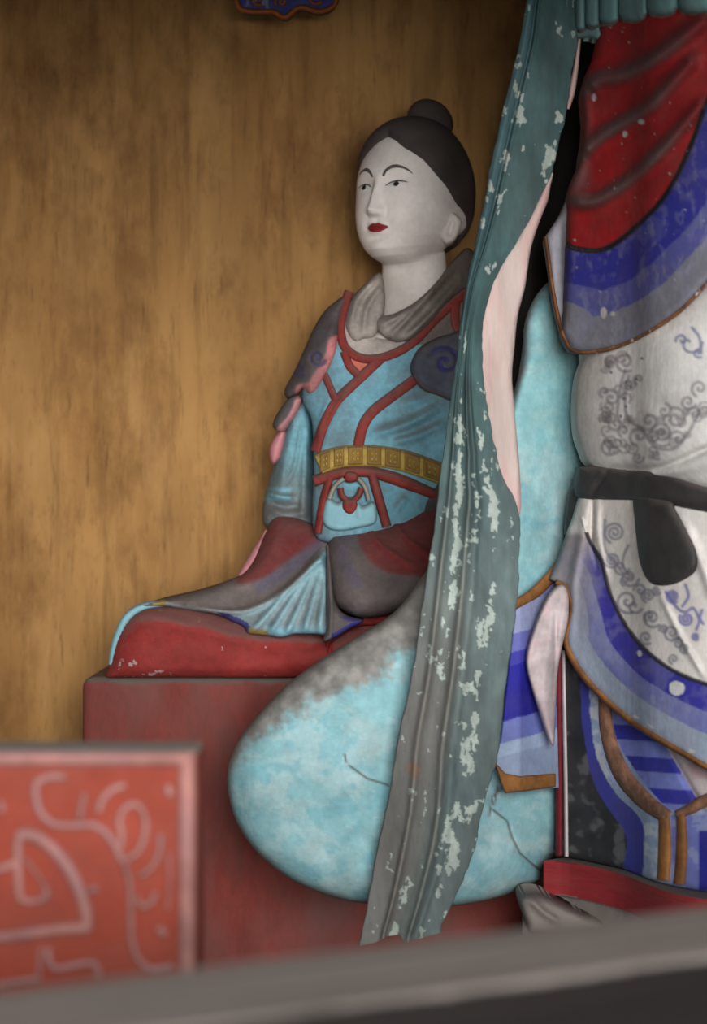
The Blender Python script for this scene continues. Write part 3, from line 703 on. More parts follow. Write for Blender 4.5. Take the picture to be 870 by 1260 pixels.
band('hem_edging', [(630, 746, 6), (655, 732, 7), (676, 712, 7), (692, 690, 6)], 13, hsurf, 0.010, M['gold'], stand, label='gold brown edging along the top of the hem')
relief('hem_edging', [(609, 938), (615, 944), (622, 952), (640, 955), (684, 952), (684, 968), (650, 973), (622, 976), (616, 962)], lambda x, y, d: hsurf(x, y)-0.006-puff(d, 3, 0.006), lambda x, y, d: hsurf(x, y)+0.01, M['gold'], stand, 1.6, curved=False, label='broken gold brown edging along the bottom of the hem')

# under-robe: painted vertical fields
drop0 = (1057.5-CY)*3.60/F
under = [(684, 790), (684, 900), (685, 1056)]+[(float(q), float(CY+drop0*F/(bodyS(q)+0.012))-1.5) for q in (690, 700, 718, 735, 752, 768, 788, 808, 822, 835, 852, 870, 910, 950, 1000, 1050)]+[ (1050, 780), (860, 780), (760, 760), (700, 770)]
UF = [([(714, 780), (714, 842), (718, 901), (728, 955), (749, 996), (768, 1020), (771, 1036), (765, 1090), (1060, 1130), (1060, 780)], (62, 64, 148)),
      ([(725, 780), (725, 847), (729, 901), (738, 941), (760, 979), (792, 1017), (787, 1100), (1060, 1130), (1060, 780)], (140, 158, 184)),
      ([(735, 780), (736, 860), (738, 901), (749, 950), (773, 977), (809, 1006), (807, 1100), (1060, 1130), (1060, 780)], (150, 164, 196))]
def under_paint(x, y, d):
    c = np.array([44, 45, 48.])[None]*(0.8+0.5*fbm(x, y, 24, 95)[:, None])
    k = (sstep(0.60, 0.72, fbm(x, y, 26, 97)+0.25*np.exp(-((x-762)/9)**2-((y-1035)/22)**2)))[:, None]*0.6; c = c*(1-k)+np.array([120, 120, 122.])*k
    jx = x+3*(fbm(x, y, 12, 99)-0.5); jy = y
    for poly, col in UF:
        P = np.asarray(poly, float); P = np.concatenate([spl(P[:7], step=4), P[7:]]); m = inside(jx, jy, P); c[m] = col
    n = fbm(x, y, 16, 101)
    lb = c[:, 0] == 140; k = (sstep(0.5, 0.62, n)*lb)[:, None]*0.7; c = c*(1-k)+np.array([196, 198, 200.])*k
    gl = spl([(753, 860), (757, 904), (779, 944), (806, 979), (829, 998), (860, 987)]); area_ = np.vstack([gl, [[1060, 987], [1060, 780], [753, 780]]])
    st = inside(x, y, area_); yy = y-0.07*(x-790)
    ph_ = ((yy-874)/37.5) % 1.0
    sc = np.where((ph_ > 0.52)[:, None], np.array([48, 52, 156.]), np.array([116, 126, 194.]))
    sc = sc*(0.9+0.25*fbm(x, y, 14, 103)[:, None]); c = np.where(st[:, None], sc, c)
    pk = inside(x, y, [(812, 906), (820, 920), (842, 956), (862, 990), (880, 1004), (1060, 1040), (1060, 850), (812, 850)])
    pc = np.array([208, 196, 196.])[None]*(0.94+0.12*fbm(x, y, 20, 105)[:, None]); kk = (sstep(0.55, 0.7, fbm(x, y, 24, 107))*0.5)[:, None]; pc = pc*(1-kk)+np.array([206, 156, 160.])*kk
    c = np.where(pk[:, None], pc, c)
    low = (y > 1003) & (x > 826); kk = (fbm(x, y, 14, 109)[:, None] > 0.56)
    c = np.where((low & ~pk)[:, None], np.where(kk, np.array([136, 146, 192.]), np.array([112, 122, 190.])), c)
    c[(x > 860) & (y > 1022) & (y < 1096) & (x < 905)] = (40, 42, 140)
    return c
def under_front(x, y, d): return bodyS(x)+0.012-puff(d, 12, 0.015)-0.02*sstep(980, 1080, y)*0+ridge(x, y, [(822, 920), (845, 962), (866, 996)], 4, 0.010)
relief('under_robe', under, under_front, lambda x, y, d: bodyS(x)+0.03+puff(d, 60, 0.2), M['paint_clean'], stand, 1.6, under_paint, curved=False, label='black and blue painted under-robe')
usurf = lambda x, y: bodyS(x)-0.002
M['maroon'] = painted('maroon_paint', (112, 34, 40), 0.2, 30, bump=0.2, flake=0.2, fscale=50, fcol=(150, 120, 100))
band('robe_edge', [(687, 792), (687, 860), (688, 960), (688, 1053)], 9, usurf, 0.012, M['maroon'], stand, label='narrow dark red edge of the under-robe')
M['white_line'] = painted('white_line_paint', (206, 198, 194), 0.1, 30, bump=0.2)
band('robe_piping', [(693, 800), (694, 860), (696, 960), (697, 1054)], 5.5, usurf, 0.009, M['white_line'], stand, label='white piping beside the red edge')
band('robe_edging', [(744, 848, 8), (747, 900, 9), (764, 950, 11), (792, 984, 11), (822, 1006, 9)], 20, usurf, 0.016, M['gold_worn'], stand, label='worn curved gold edging')
band('robe_edging', [(817, 1000, 7), (818, 1045, 8.5), (816, 1083, 8)], 17, usurf, 0.014, M['gold'], stand)
band('robe_edging', [(838, 1001, 6), (839, 1045, 7.5), (836, 1088, 7.5)], 15, usurf, 0.014, M['gold'], stand)
band('robe_edging', [(832, 1002, 5), (848, 996, 7), (866, 986, 8), (900, 970, 8)], 14, usurf, 0.014, M['gold_worn'], stand, label='worn gold edging turning up to the right')

# folded pale lining left of the apron
def fold_fn(x, y): return np.interp(x, [648, 690, 700], [3.50, 3.535, 3.53])
def foldp(x, y, d):
    c = np.array([192, 178, 178.])[None]*(0.86+0.28*fbm(x, y, 18, 111)[:, None]); k = (sstep(0.55, 0.7, fbm(x, y, 14, 113))*0.35)[:, None]
    return c*(1-k)+np.array([204, 160, 162.])*k
relief('lining_fold', [(690, 719), (680, 727), (672, 739), (658, 772), (648, 812), (655, 848), (671, 897), (681, 918), (684, 880), (686, 830), (692, 795), (699, 764), (700, 738), (697, 724)],
       lambda x, y, d: fold_fn(x, y)-puff(d, 6, 0.014)-ridge(x, y, [(688, 730), (676, 790), (670, 850), (678, 905)], 7, 0.010)-ridge(x, y, [(694, 740), (688, 790)], 4, 0.008)+ridge(x, y, [(683, 745), (684, 800), (681, 860)], 3, 0.008), lambda x, y, d: fold_fn(x, y)+0.02, M['paint_clean'], stand, 1.6, foldp, label='pale pink turned-back lining')

# apron: white skirt with painted scrolls, then the blue banded border
inner = spl([(716, 636), (725, 664), (740, 690), (749, 724), (761, 753), (781, 785), (805, 809), (834, 828), (870, 842), (930, 858), (1050, 880)])
outer = spl([(684, 716), (696, 722), (702, 735), (704, 750), (700, 768), (696, 787), (705, 811), (722, 836), (744, 859), (778, 888), (816, 912), (847, 930), (870, 943), (930, 966), (1050, 1000)])
def apron_base(x, y): return bodyS(x)-0.035-0.00012*(np.asarray(y)-620)
def apron_front(x, y, d):
    Y = apron_base(x, y)-puff(d, 8, 0.012)
    Y = Y-ridge(x, y, [(722, 616), (716, 660), (705, 720), (702, 780)], 6, 0.012)-ridge(x, y, [(736, 616), (736, 660), (748, 710)], 4, 0.008)+ridge(x, y, [(729, 616), (728, 665), (735, 700)], 2.5, 0.008)
    Y = Y-0.006*sstep(2, 0, np.abs(pdist(x, y, inner)[0]))
    return Y-ridge(x, y, [(812, 730), (836, 780), (866, 832)], 4, 0.008)-ridge(x, y, [(840, 640), (862, 690), (880, 740)], 6, 0.010)-ridge(x, y, [(715, 700), (735, 790), (800, 870)], 16, 0.008)
sk = []
D7 = lambda q: [(660+a/4.143, 560+b/4.143) for a, b in q]
def S7(cx, cy, r, turns, a0, sg=1): return sp(660+cx/4.143, 560+cy/4.143, r/4.143, turns*1.55, a0, sg)
sk += [S7(400, 395, 55, 1.4, 2.0), S7(385, 535, 40, 1.3, 2.6, -1), S7(430, 570, 45, 0.7, 0.3), S7(475, 625, 48, 0.9, 0.2), S7(455, 640, 28, 0.6, 2), S7(465, 745, 62, 0.95, 1.2), S7(500, 770, 40, 0.6, 0.4),
       S7(590, 830, 50, 0.95, 0.8), S7(575, 820, 26, 0.8, 2.0), S7(570, 715, 36, 1.2, 1.9), S7(610, 690, 24, 0.9, 0.5), S7(530, 690, 34, 0.8, 3.3), S7(690, 905, 44, 1.0, 0.6), S7(650, 890, 24, 1.0, 3.0), S7(755, 985, 26, 1.0, 1.2), S7(720, 960, 30, 0.8, 4), S7(560, 930, 36, 0.9, 1.0), S7(700, 1040, 26, 0.8, 2)]
sk += [spl(D7([(350, 330), (345, 430), (360, 500), (400, 545), (440, 600)])), spl(D7([(470, 460), (450, 500), (440, 560), (480, 620)]))]
skb = [S7(695, 720, 34, 1.4, 1.0), S7(765, 835, 36, 1.2, 3.6, -1), S7(812, 925, 18, 1.1, 1.0), spl(D7([(660, 700), (720, 780), (760, 800), (800, 780), (830, 840), (815, 890)])), spl(D7([(760, 660), (775, 720), (745, 770)])), spl(D7([(845, 790), (835, 830), (850, 860)]))]
def apron_paint(x, y, d):
    n = fbm(x, y, 30, 121)[:, None]; c = np.array([218, 212, 206.])*(0.94+0.1*n)
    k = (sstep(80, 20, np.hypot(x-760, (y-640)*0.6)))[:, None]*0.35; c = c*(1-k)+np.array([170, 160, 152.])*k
    c = strokes(c, x, y, sk, 1.6, (112, 112, 124), 0.62, 1.2); c = strokes(c, x, y, skb, 2.0, (104, 104, 158), 0.75, 1.0)
    di, fi, near = pdist(x, y, inner); do, fo, no = pdist(x, y, outer)
    below = inside(x, y, np.vstack([inner, outer[::-1]])) | ((x < 718) & (y > 652)) | ((x < near[:, 0]-0.5) & (y > 660))
    f = di/(di+do+1e-6)+0.05*(fbm(x, y, 30, 123)-0.5)
    bc = np.zeros((len(x), 3)); bc[:] = (150, 162, 180)
    bc[f < 0.64] = (112, 118, 172); bc[f < 0.36] = (54, 52, 150)
    k = (sstep(0.5, 0.68, fbm(x, y, 22, 125))*0.35)[:, None]; bc = bc*(1-k)+np.array([150, 150, 168.])*k
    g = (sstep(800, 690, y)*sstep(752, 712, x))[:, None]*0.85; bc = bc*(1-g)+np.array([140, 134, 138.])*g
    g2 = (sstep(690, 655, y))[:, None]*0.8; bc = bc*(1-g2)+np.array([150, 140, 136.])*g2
    a = below[:, None]*1.0*sstep(648, 664, y+8*(fbm(x, y, 10, 127)-0.5))[:, None]
    c = c*(1-a)+bc*a
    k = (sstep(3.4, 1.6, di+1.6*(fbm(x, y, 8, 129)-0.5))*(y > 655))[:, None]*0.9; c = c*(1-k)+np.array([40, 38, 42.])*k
    ch = spl([(824, 842), (832, 838), (842, 843), (841, 852), (833, 856), (825, 852)], True); c[inside(x, y, ch)] = (206, 208, 206)
    ch = spl([(784, 802), (788, 800), (790, 806), (786, 808)], True); c[inside(x, y, ch)] = (206, 208, 206)
    k = ((do < 9) & (fbm(x, y, 12, 131) > 0.6) & (y > 880)); c[k] = (196, 194, 194)
    return c
apron_out = [(714, 608), (706, 636), (698, 657), (686, 692), (676, 713)]+[tuple(p) for p in outer[2::3]]+[(1050, 608), (870, 608), (780, 606)]
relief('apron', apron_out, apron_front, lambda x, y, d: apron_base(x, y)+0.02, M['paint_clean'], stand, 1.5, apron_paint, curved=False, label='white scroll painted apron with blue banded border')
asurf = lambda x, y: apron_base(x, y)+0.002
band('apron_edging', [tuple(p) for p in outer[::5]], 9, asurf, 0.018, M['gold'], stand, nt=7, label='gold brown rolled edging of the apron')
# dark strip behind the belt end
relief('belt_dark_strip', [(704, 600), (698, 630), (696, 656), (704, 660), (714, 628), (716, 604)], lambda x, y, d: bodyS(x)-0.01-puff(d, 5, 0.008), lambda x, y, d: bodyS(x)+0.02, M['black'], stand, 2.0).name = 'belt_back_strip'

# belt
def belt_base(x, y): return bodyS(x)-0.045
relief('belt', [(713, 578), (717, 574), (742, 572), (769, 577), (805, 579), (829, 583), (870, 596), (950, 612), (1050, 620), (1050, 660), (950, 646), (870, 631), (839, 625), (810, 619), (781, 616), (740, 615), (718, 614), (709, 606)],
       lambda x, y, d: belt_base(x, y)-puff(d, 14, 0.018)-ridge(x, y, [(744, 576), (730, 592), (720, 610)], 4, 0.006)+ridge(x, y, [(750, 578), (738, 594), (727, 612)], 2.5, 0.005)-ridge(x, y, [(800, 584), (775, 604)], 5, 0.004), lambda x, y, d: bodyS(x)+0.03, M['black'], stand, 2.0)
relief('belt_tab', [(780, 612), (781, 640), (783, 662), (787, 690), (795, 711), (807, 720), (829, 719), (852, 707), (860, 692), (857, 673), (846, 651), (832, 628), (826, 616), (800, 610)],
       lambda x, y, d: apron_base(x, y)-0.012-puff(d, 16, 0.022), lambda x, y, d: apron_base(x, y)+0.01, M['black'], stand, 2.0, label='rounded black tab hanging from the belt')

# white tunic over the belly
C5 = lambda q: [(600+a/3.222, 400+b/3.222) for a, b in q]
def S5(cx, cy, r, turns, a0, sg=1): return sp(600+cx/3.222, 400+cy/3.222, r/3.222, turns, a0, sg)
tk = [S5(545, 145, 42, 1.5, 1.0), S5(492, 140, 26, 1.2, 2), S5(490, 290, 36, 1.3, 3.8), S5(466, 265, 24, 0.8, 2.2), S5(470, 370, 18, 0.8, 1), S5(690, 430, 52, 1.9, 1.0), S5(640, 380, 40, 1.3, 2.5, -1), S5(745, 370, 44, 1.3, 4.4), S5(795, 305, 32, 1.3, 0.4), S5(600, 440, 40, 1.2, 2.0), S5(480, 480, 36, 1.2, 1.0), S5(540, 420, 24, 1.1, 2), S5(595, 525, 24, 1.2, 0), S5(670, 515, 18, 1.2, 1),
      S5(755, 450, 34, 1.1, 3.2), S5(700, 340, 30, 1.1, 5.0), S5(840, 250, 34, 1.2, 2.0), S5(600, 215, 22, 1.0, 2), S5(505, 500, 22, 1.0, 3), S5(820, 350, 30, 1.1, 3)]
tk += [spl(C5([(545, 180), (530, 230), (520, 300), (515, 360), (540, 400)])), spl(C5([(560, 200), (548, 260), (545, 330), (560, 380)])), spl(C5([(560, 380), (620, 420), (660, 480), (740, 490), (800, 420), (840, 340)]))]
_r = np.random.default_rng(12)
tks = []
for i in range(46):
    if i < 16: q = (742+_r.random()*34, 430+_r.random()*90)
    else:
        a_ = _r.random(); q = (742+a_*125, 520+34*math.sin(a_*3.0)-a_*30+(_r.random()-0.5)*44)
    tks.append(sp(q[0], q[1], 3.5+_r.random()*6, 0.8+_r.random()*0.9, _r.random()*6, 1 if _r.random() < 0.5 else -1))
tkb = [S5(800, 70, 52, 0.75, 0.0), S5(835, 110, 20, 1.0, 1.0), S5(770, 60, 24, 1.0, 3), spl(C5([(810, 10), (840, 50), (848, 110)]))]
dots = [(752, 458), (790, 441), (776, 476), (770, 470), (783, 466), (768, 490), (770, 500), (764, 512)]
def tunic_paint(x, y, d):
    n = fbm(x, y, 34, 141)[:, None]; c = np.array([222, 218, 213.])*(0.94+0.1*n)
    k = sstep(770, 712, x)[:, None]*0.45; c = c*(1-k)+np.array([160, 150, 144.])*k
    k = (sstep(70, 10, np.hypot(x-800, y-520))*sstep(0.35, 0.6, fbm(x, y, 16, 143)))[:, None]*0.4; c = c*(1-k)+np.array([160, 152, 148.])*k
    c = strokes(c, x, y, tk, 1.5, (110, 106, 112), 0.5, 1.5); c = strokes(c, x, y, tks, 1.1, (112, 106, 108), 0.42, 1.4); c = strokes(c, x, y, tkb, 1.7, (112, 118, 146), 0.7, 1.2)
    for p in dots: k = (np.hypot(x-p[0], y-p[1]) < 1.8); c[k] = (104, 100, 112)
    return c
def tunic_front(x, y, d):
    Y = bodyS(x)-0.03-puff(d, 60, 0.07)
    return Y+ridge(x, y, [(752, 576), (800, 578), (830, 570), (872, 552), (940, 530)], 5, 0.016)-ridge(x, y, [(770, 590), (840, 578), (900, 566)], 6, 0.004)
relief('tunic', [(726, 420), (718, 442), (711, 464), (708, 499), (710, 533), (716, 552), (724, 570), (742, 580), (780, 586), (829, 592), (870, 604), (950, 620), (1050, 630), (1050, 360), (900, 340), (800, 380)],
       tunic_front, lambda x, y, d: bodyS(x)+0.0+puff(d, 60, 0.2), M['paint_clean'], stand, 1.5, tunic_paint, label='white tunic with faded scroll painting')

# upper red robe with banded border
C4 = lambda q: [(560+a/2.806, b/2.806) for a, b in q]
seam = spl([(699, 300), (702, 304), (720, 308), (737, 308), (752, 303), (770, 290), (788, 274), (808, 254), (824, 232), (842, 198), (856, 164), (870, 125), (900, 60), (930, 0), (980, -100)])
rim = spl([(690, 405), (697, 420), (703, 430), (714, 433), (731, 432), (752, 428), (774, 420), (797, 408), (817, 396), (836, 382), (852, 367), (870, 347), (920, 290), (980, 210), (1050, 120)])
def rob_base(x, y): return bodyS(x)-0.085-0.10*sstep(280, 60, y)*0.4
fl = [([(722, 110), (738, 98), (760, 94), (782, 85), (808, 70), (831, 53), (872, 20)], 11), ([(716, 190), (742, 166), (774, 147), (800, 130), (818, 112), (856, 70)], 10), ([(702, 246), (718, 249), (738, 245), (774, 222), (810, 189), (838, 158), (868, 122)], 9)]
def robe_front(x, y, d):
    Y = rob_base(x, y)-puff(d, 10, 0.02)
    for p, wd in fl: Y = Y-ridge(x, y, p, wd, 0.030, 0.05)
    ins = inside(x, y, np.vstack([seam, [[1060, -100], [1060, 460], [680, 460], [690, 300]]]))
    return Y-0.012*ins-ridge(x, y, [(717, 110), (720, 150), (716, 200), (702, 232)], 7, 0.012)
def robe_paint(x, y, d):
    n = fbm(x, y, 24, 151)[:, None]; c = np.array([142, 24, 28.])*(0.88+0.24*n)
    for p, wd in fl:
        e, f, near = pdist(x, y, spl(p, step=5)); k = (sstep(wd*1.7, wd*0.3, np.where(y > near[:, 1], e*1.2, e))*(1-0.7*sstep(0.6, 1, f))*(0.6+0.5*n[:, 0]))[:, None]
        c = c*(1-k)+np.array([92, 72, 70.])*k
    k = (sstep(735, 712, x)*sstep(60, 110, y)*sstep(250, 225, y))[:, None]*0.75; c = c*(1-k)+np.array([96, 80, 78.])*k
    ds, fs, ns = pdist(x, y, seam); dr, fr_, nr = pdist(x, y, rim)
    low = inside(x, y, np.vstack([seam, [[1060, -100], [1060, 460], [680, 460], [690, 300]]]))
    f = ds/(ds+dr+1e-6)+0.05*(fbm(x, y, 26, 153)-0.5)
    b_ = np.zeros((len(x), 3)); b_[:] = (116, 116, 126); b_[f < 0.66] = (76, 78, 136); b_[f < 0.42] = (42, 44, 130)
    k = (sstep(0.52, 0.68, fbm(x, y, 14, 155))*0.3)[:, None]; b_ = b_*(1-k)+np.array([120, 120, 150.])*k
    ws = (sstep(0.60, 0.70, fbm(x, y*0.4, 6, 161)))[:, None]*0.35; b_ = b_*(1-ws)+np.array([136, 136, 150.])*ws
    c = np.where(low[:, None], b_, c)
    k = sstep(4.2, 2.2, ds+1.2*(fbm(x, y, 8, 157)-0.5))[:, None]; c = c*(1-k)+np.array([30, 28, 32.])*k
    fk = (fbm(x, y, 7, 159) > 0.86) | ((np.hypot((x-743)/4, (y-385)/7) < 1)) | (np.hypot((x-754)/3, (y-386)/3) < 1) | (np.hypot((x-769)/3, (y-165)/4) < 1) | (np.hypot((x-789)/4, (y-150)/3) < 1) | (np.hypot((x-731)/2.5, (y-120)/5) < 1)
    c[fk] = (170, 168, 164)
    return c
red_out = [(740, -110), (740, -40), (739, 20), (737, 45), (732, 66), (722, 90), (717, 108), (718, 128), (720, 146), (718, 176), (714, 200), (704, 222), (700, 236), (699, 260), (698, 300), (697, 340), (696, 380)]+[tuple(p) for p in rim[2::4]]+[(1050, -110)]
relief('upper_robe', red_out, robe_front, lambda x, y, d: rob_base(x, y)+0.04+puff(d, 60, 0.1), M['paint_clean'], stand, 1.6, robe_paint, curved=False, label='red upper robe with blue banded border')
relief('robe_lining', [(704, 234), (690, 262), (676, 284), (671, 293), (674, 312), (678, 340), (682, 370), (690, 402), (697, 421), (706, 430), (712, 400), (712, 300), (710, 250)],
       lambda x, y, d: rob_base(x, y)+0.03-puff(d, 7, 0.012)+ridge(x, y, [(690, 280), (690, 340), (695, 400)], 6, 0.012), lambda x, y, d: rob_base(x, y)+0.08, M['paint_clean'], stand, 1.9,
       lambda x, y, d: np.array([146, 144, 152.])[None]*(0.9+0.2*fbm(x, y, 18, 163)[:, None]), label='grey turned-back lining of the red robe')
band('robe_rim', [(671, 291, 2.5), (675, 318, 2.5), (680, 355, 2.5), (688, 396, 3), (697, 419, 3)], 5, lambda x, y: rob_base(x, y)+0.018, 0.01, M['brown_rim'], stand)
band('robe_rim', [tuple(p) for p in rim[1::4]], 6.5, lambda x, y: rob_base(x, y)-0.008, 0.014, M['brown_rim'], stand, label='chipped brown rim of the red robe')
# green pleated skirt tier above
M['pleat'] = painted('pleat_green_paint', (104, 140, 142), 0.2, 20, stretch=(1, 1, 0.4), bump=0.15, tint=(128, 140, 136), tint_amt=0.4, tscale=20)
px_edges = [(709, 39), (721, 36), (738, 32), (762, 29), (797, 24), (835, 18), (880, 17), (930, 22), (985, 30), (1050, 40)]
for i, ((a, ya), (b_, yb)) in enumerate(zip(px_edges[:-1], px_edges[1:])):
    yb_ = [38, 34, 30, 26, 19, 17, 20, 27, 36][i]; m_ = (a+b_)/2; r = (b_-a)/2
    relief('pleat', [(a-1.5, -110), (a-1.5, yb_-r*0.5), (a+r*0.35, yb_-1), (m_, yb_+1), (b_-r*0.35, yb_-1.5), (b_-0.5, yb_-r*0.55), (b_-0.5, -110)],
           lambda x, y, d, r=r: rob_base(x, y)-0.03-puff(d, max(6, r*0.8), 0.02+0.0006*r), lambda x, y, d: rob_base(x, y)+0.03, M['pleat'], stand, 2.2, curved=False)
    band('pleat_edge', [(a+1, yb_-r*0.45, 1.4), (a+r*0.4, yb_-0.5, 1.6), (m_, yb_+1, 1.6), (b_-r*0.4, yb_-1.5, 1.6), (b_-1, yb_-r*0.5, 1.3)], 3, lambda x, y: rob_base(x, y)-0.022, 0.008, M['gold_worn'], stand)
relief('pleat_fold', [(704, -110), (704, 44), (708, 47), (724, 45), (736, 48), (740, 42), (736, 30), (712, 34), (712, -110)], lambda x, y, d: rob_base(x, y)-0.005-puff(d, 4, 0.01), lambda x, y, d: rob_base(x, y)+0.03, M['pleat'], stand, 2.0, curved=False)

# long green scarf
LE = spl([(668, -120), (658, -50), (649, 0), (637, 64), (619, 135), (604.5, 200), (587, 292), (572.5, 360), (562, 438), (554, 496), (543, 580), (535, 646), (528, 690), (518, 756), (507, 832), (490, 908), (479, 978), (465, 1044), (452, 1110), (440, 1162)], step=4)
RE = spl([(722, -120), (714, -50), (708, 0), (711, 45), (704, 89), (698, 132), (691, 164), (677, 217), (662, 257), (635, 306), (613, 342), (601, 378), (594, 417), (595, 460), (600, 502), (615, 574), (633, 614), (640, 640), (639, 679), (637, 736), (624, 832), (614, 923), (608, 946), (594, 994), (584, 1044), (564, 1100), (543, 1152)], step=4)
def resample(P, n):
    s = np.concatenate([[0], np.cumsum(np.linalg.norm(np.diff(P, axis=0), axis=1))]); t = np.linspace(0, s[-1], n)
    return np.stack([np.interp(t, s, P[:, i]) for i in range(P.shape[1])], 1)
NS, NT = 980, 78
ys = np.linspace(-118, 1158, NS)
lx = np.interp(ys, LE[:, 1], LE[:, 0]); rx = np.interp(ys, RE[:, 1], RE[:, 0])
tt = np.linspace(0, 1, NT)
endj = np.interp(tt, [0, 0.2, 0.36, 0.5, 0.56, 0.7, 0.85, 1], [6, 2, -6, -8, 2, -2, -6, -10])*1.0
scY = lambda y: np.interp(y, [-120, 200, 500, 800, 1000, 1160], [3.42, 3.38, 3.38, 3.37, 3.39, 3.40])
def r1(y): return np.interp(y, [420, 560, 640, 930, 1000, 1160], [0.14, 0.18, 0.13, 0.20, 0.26, 0.30])
def r2(y): return np.interp(y, [420, 560, 640, 930, 1000, 1160], [0.40, 0.48, 0.38, 0.45, 0.55, 0.60])
def folds(t, y):
    q = sstep(330, 560, y)
    a = 0.010*np.exp(-((t-0.07)/0.07)**2)-0.008*np.exp(-((t-0.19)/0.025)**2)+0.004*np.exp(-((t-0.25)/0.03)**2)
    b_ = 0.013*np.exp(-((t-r1(y))/0.035)**2)+0.013*np.exp(-((t-r2(y))/0.035)**2)-0.006*np.exp(-((t-(r1(y)+r2(y))/2)/0.07)**2)-0.008*np.exp(-((t-r2(y)-0.10)/0.05)**2)
    return (1-q)*a+q*b_-0.04*(t-0.5)**2-0.012*t*(1-q)
PX = lx[:, None]*(1-tt)+rx[:, None]*tt
PX = PX+((vnoise(ys, ys*0, 9, 5)-0.5)*2.2)[:, None]*(tt > 0.98)+((vnoise(ys, ys*0, 13, 6)-0.5)*1.6)[:, None]*(tt < 0.02)
PYg = np.repeat(ys[:, None], NT, 1)+endj[None]*sstep(1050, 1158, ys)[:, None]
TT = np.repeat(tt[None], NS, 0)
Yg = scY(ys)[:, None]-folds(TT, PYg)-0.004*fbm(PX, PYg, 40, 171)
def scarf_paint(x, y, t):
    n = fbm(x, y*0.35, 18, 173)[:, None]
    c = np.array([68, 95, 95.])*(0.8+0.4*n)
    k = sstep(420, 760, y)[:, None]; low = np.array([108, 118, 117.])*(0.85+0.3*n); c = c*(1-k*0.7)+low*k*0.7
    k = (sstep(0.62, 0.35, t)*sstep(600, 900, y))[:, None]*0.65; c = c*(1-k)+np.array([122, 114, 108.])*k
    k = (sstep(0.13, 0.09, np.abs(t-0.09))*sstep(460, 300, y))[:, None]*0.4; c = c*(1-k)+np.array([86, 120, 130.])*k
    for tc in (r1(y), r2(y)):
        k = (np.exp(-((t-tc)/0.03)**2)*sstep(480, 700, y))[:, None]*0.4; c = c*(1-k)+np.array([150, 144, 132.])*k
    # lost paint showing the pale ground, in patches stretched along the scarf
    wx = x+5*(fbm(x, y, 9, 191)-0.5); wy = y+9*(fbm(x, y, 9, 193)-0.5)
    m = 0.5*fbm(wx, wy*0.55, 9, 175)+0.3*fbm(wx, wy*0.3, 34, 177)+0.2*fbm(wx, wy*0.8, 4, 179)
    hi = np.exp(-((t-0.27)/0.10)**2)*sstep(90, 140, y)*sstep(290, 250, y)+0.75*np.exp(-((t-0.05)/0.05)**2)*sstep(110, 180, y)*sstep(400, 330, y)+0.5*np.exp(-((t-0.9)/0.08)**2)*sstep(120, 160, y)*sstep(215, 190, y)
    lo = np.exp(-((t-r1(y)-0.13)/0.055)**2)+0.9*np.exp(-((t-np.where(y > 985, r2(y)+0.17, 0.71))/0.07)**2)*sstep(480, 520, y)+0.5*np.exp(-((t-0.04)/0.04)**2)*sstep(560, 480, y)
    q = sstep(395, 430, y); z = hi*(1-q)+lo*q
    v = m+0.125*z; th = 0.636
    k = sstep(th, th+0.010, v)[:, None]; c = c*(1-k)+(np.array([168, 180, 172.])*(0.92+0.16*fbm(x, y, 5, 195)[:, None]))*k
    rim_ = (sstep(th-0.012, th-0.002, v)*(1-k[:, 0]))[:, None]*0.3; c = c*(1-rim_)+np.array([70, 84, 84.])*rim_
    br = (sstep(1.15, 0.6, np.hypot((x-508)/9, (y-950)/15)+1.6*(fbm(x, y, 7, 181)-0.5)))[:, None]*0.7; c = c*(1-br)+np.array([146, 114, 98.])*br
    e = np.minimum(t, 1-t); k = (e < 0.012)[:, None]*0.6; return c*(1-k)+np.array([60, 62, 60.])*k
fc = scarf_paint(PX.ravel(), PYg.ravel(), TT.ravel())
pf = at(PX.ravel(), PYg.ravel(), Yg.ravel()); pb = pf.copy(); pb[:, 1] += 0.014
n = NS*NT; faces = []
for i in range(NS-1):
    for j in range(NT-1):
        a = i*NT+j; faces.append((a, a+1, a+NT+1, a+NT)); faces.append((a+n, a+NT+n, a+NT+1+n, a+1+n))
    a = i*NT; faces.append((a, a+NT, a+NT+n, a+n)); a = i*NT+NT-1; faces.append((a, a+n, a+NT+n, a+NT))
for j in range(NT-1):
    faces.append((j, j+n, j+1+n, j+1)); a = (NS-1)*NT+j; faces.append((a, a+1, a+1+n, a+n))
scarf = build('scarf', np.concatenate([pf, pb]), faces, M['scarf'], stand, lin(np.clip(np.concatenate([fc, fc]), 0, 255)))
scarf['label'] = 'long flaking green scarf'
# pale underside where the scarf twists
lin_out = [(680, 212), (677, 230), (674, 247), (663, 275), (653, 307), (646, 353), (637, 389), (633, 428), (630, 462), (633, 502), (637, 546), (640, 586), (641, 622), (638, 634), (630, 622), (612, 590), (600, 540), (588, 480), (588, 400), (606, 340), (640, 286), (662, 244)]
relief('scarf_lining', lin_out, lambda x, y, d: scY(y)+0.028-puff(d, 8, 0.01)-0.006*fbm(x, y*0.3, 12, 183), lambda x, y, d: scY(y)+0.045, M['lining'], scarf, 2.0, label='pale pink underside of the twisted scarf')
band('scarf_lining_edge', [(713, 48, 2), (709, 80, 3), (704, 110, 4), (699, 134, 2)], 5, lambda x, y: scY(y)+0.03, 0.008, M['lining'], scarf)

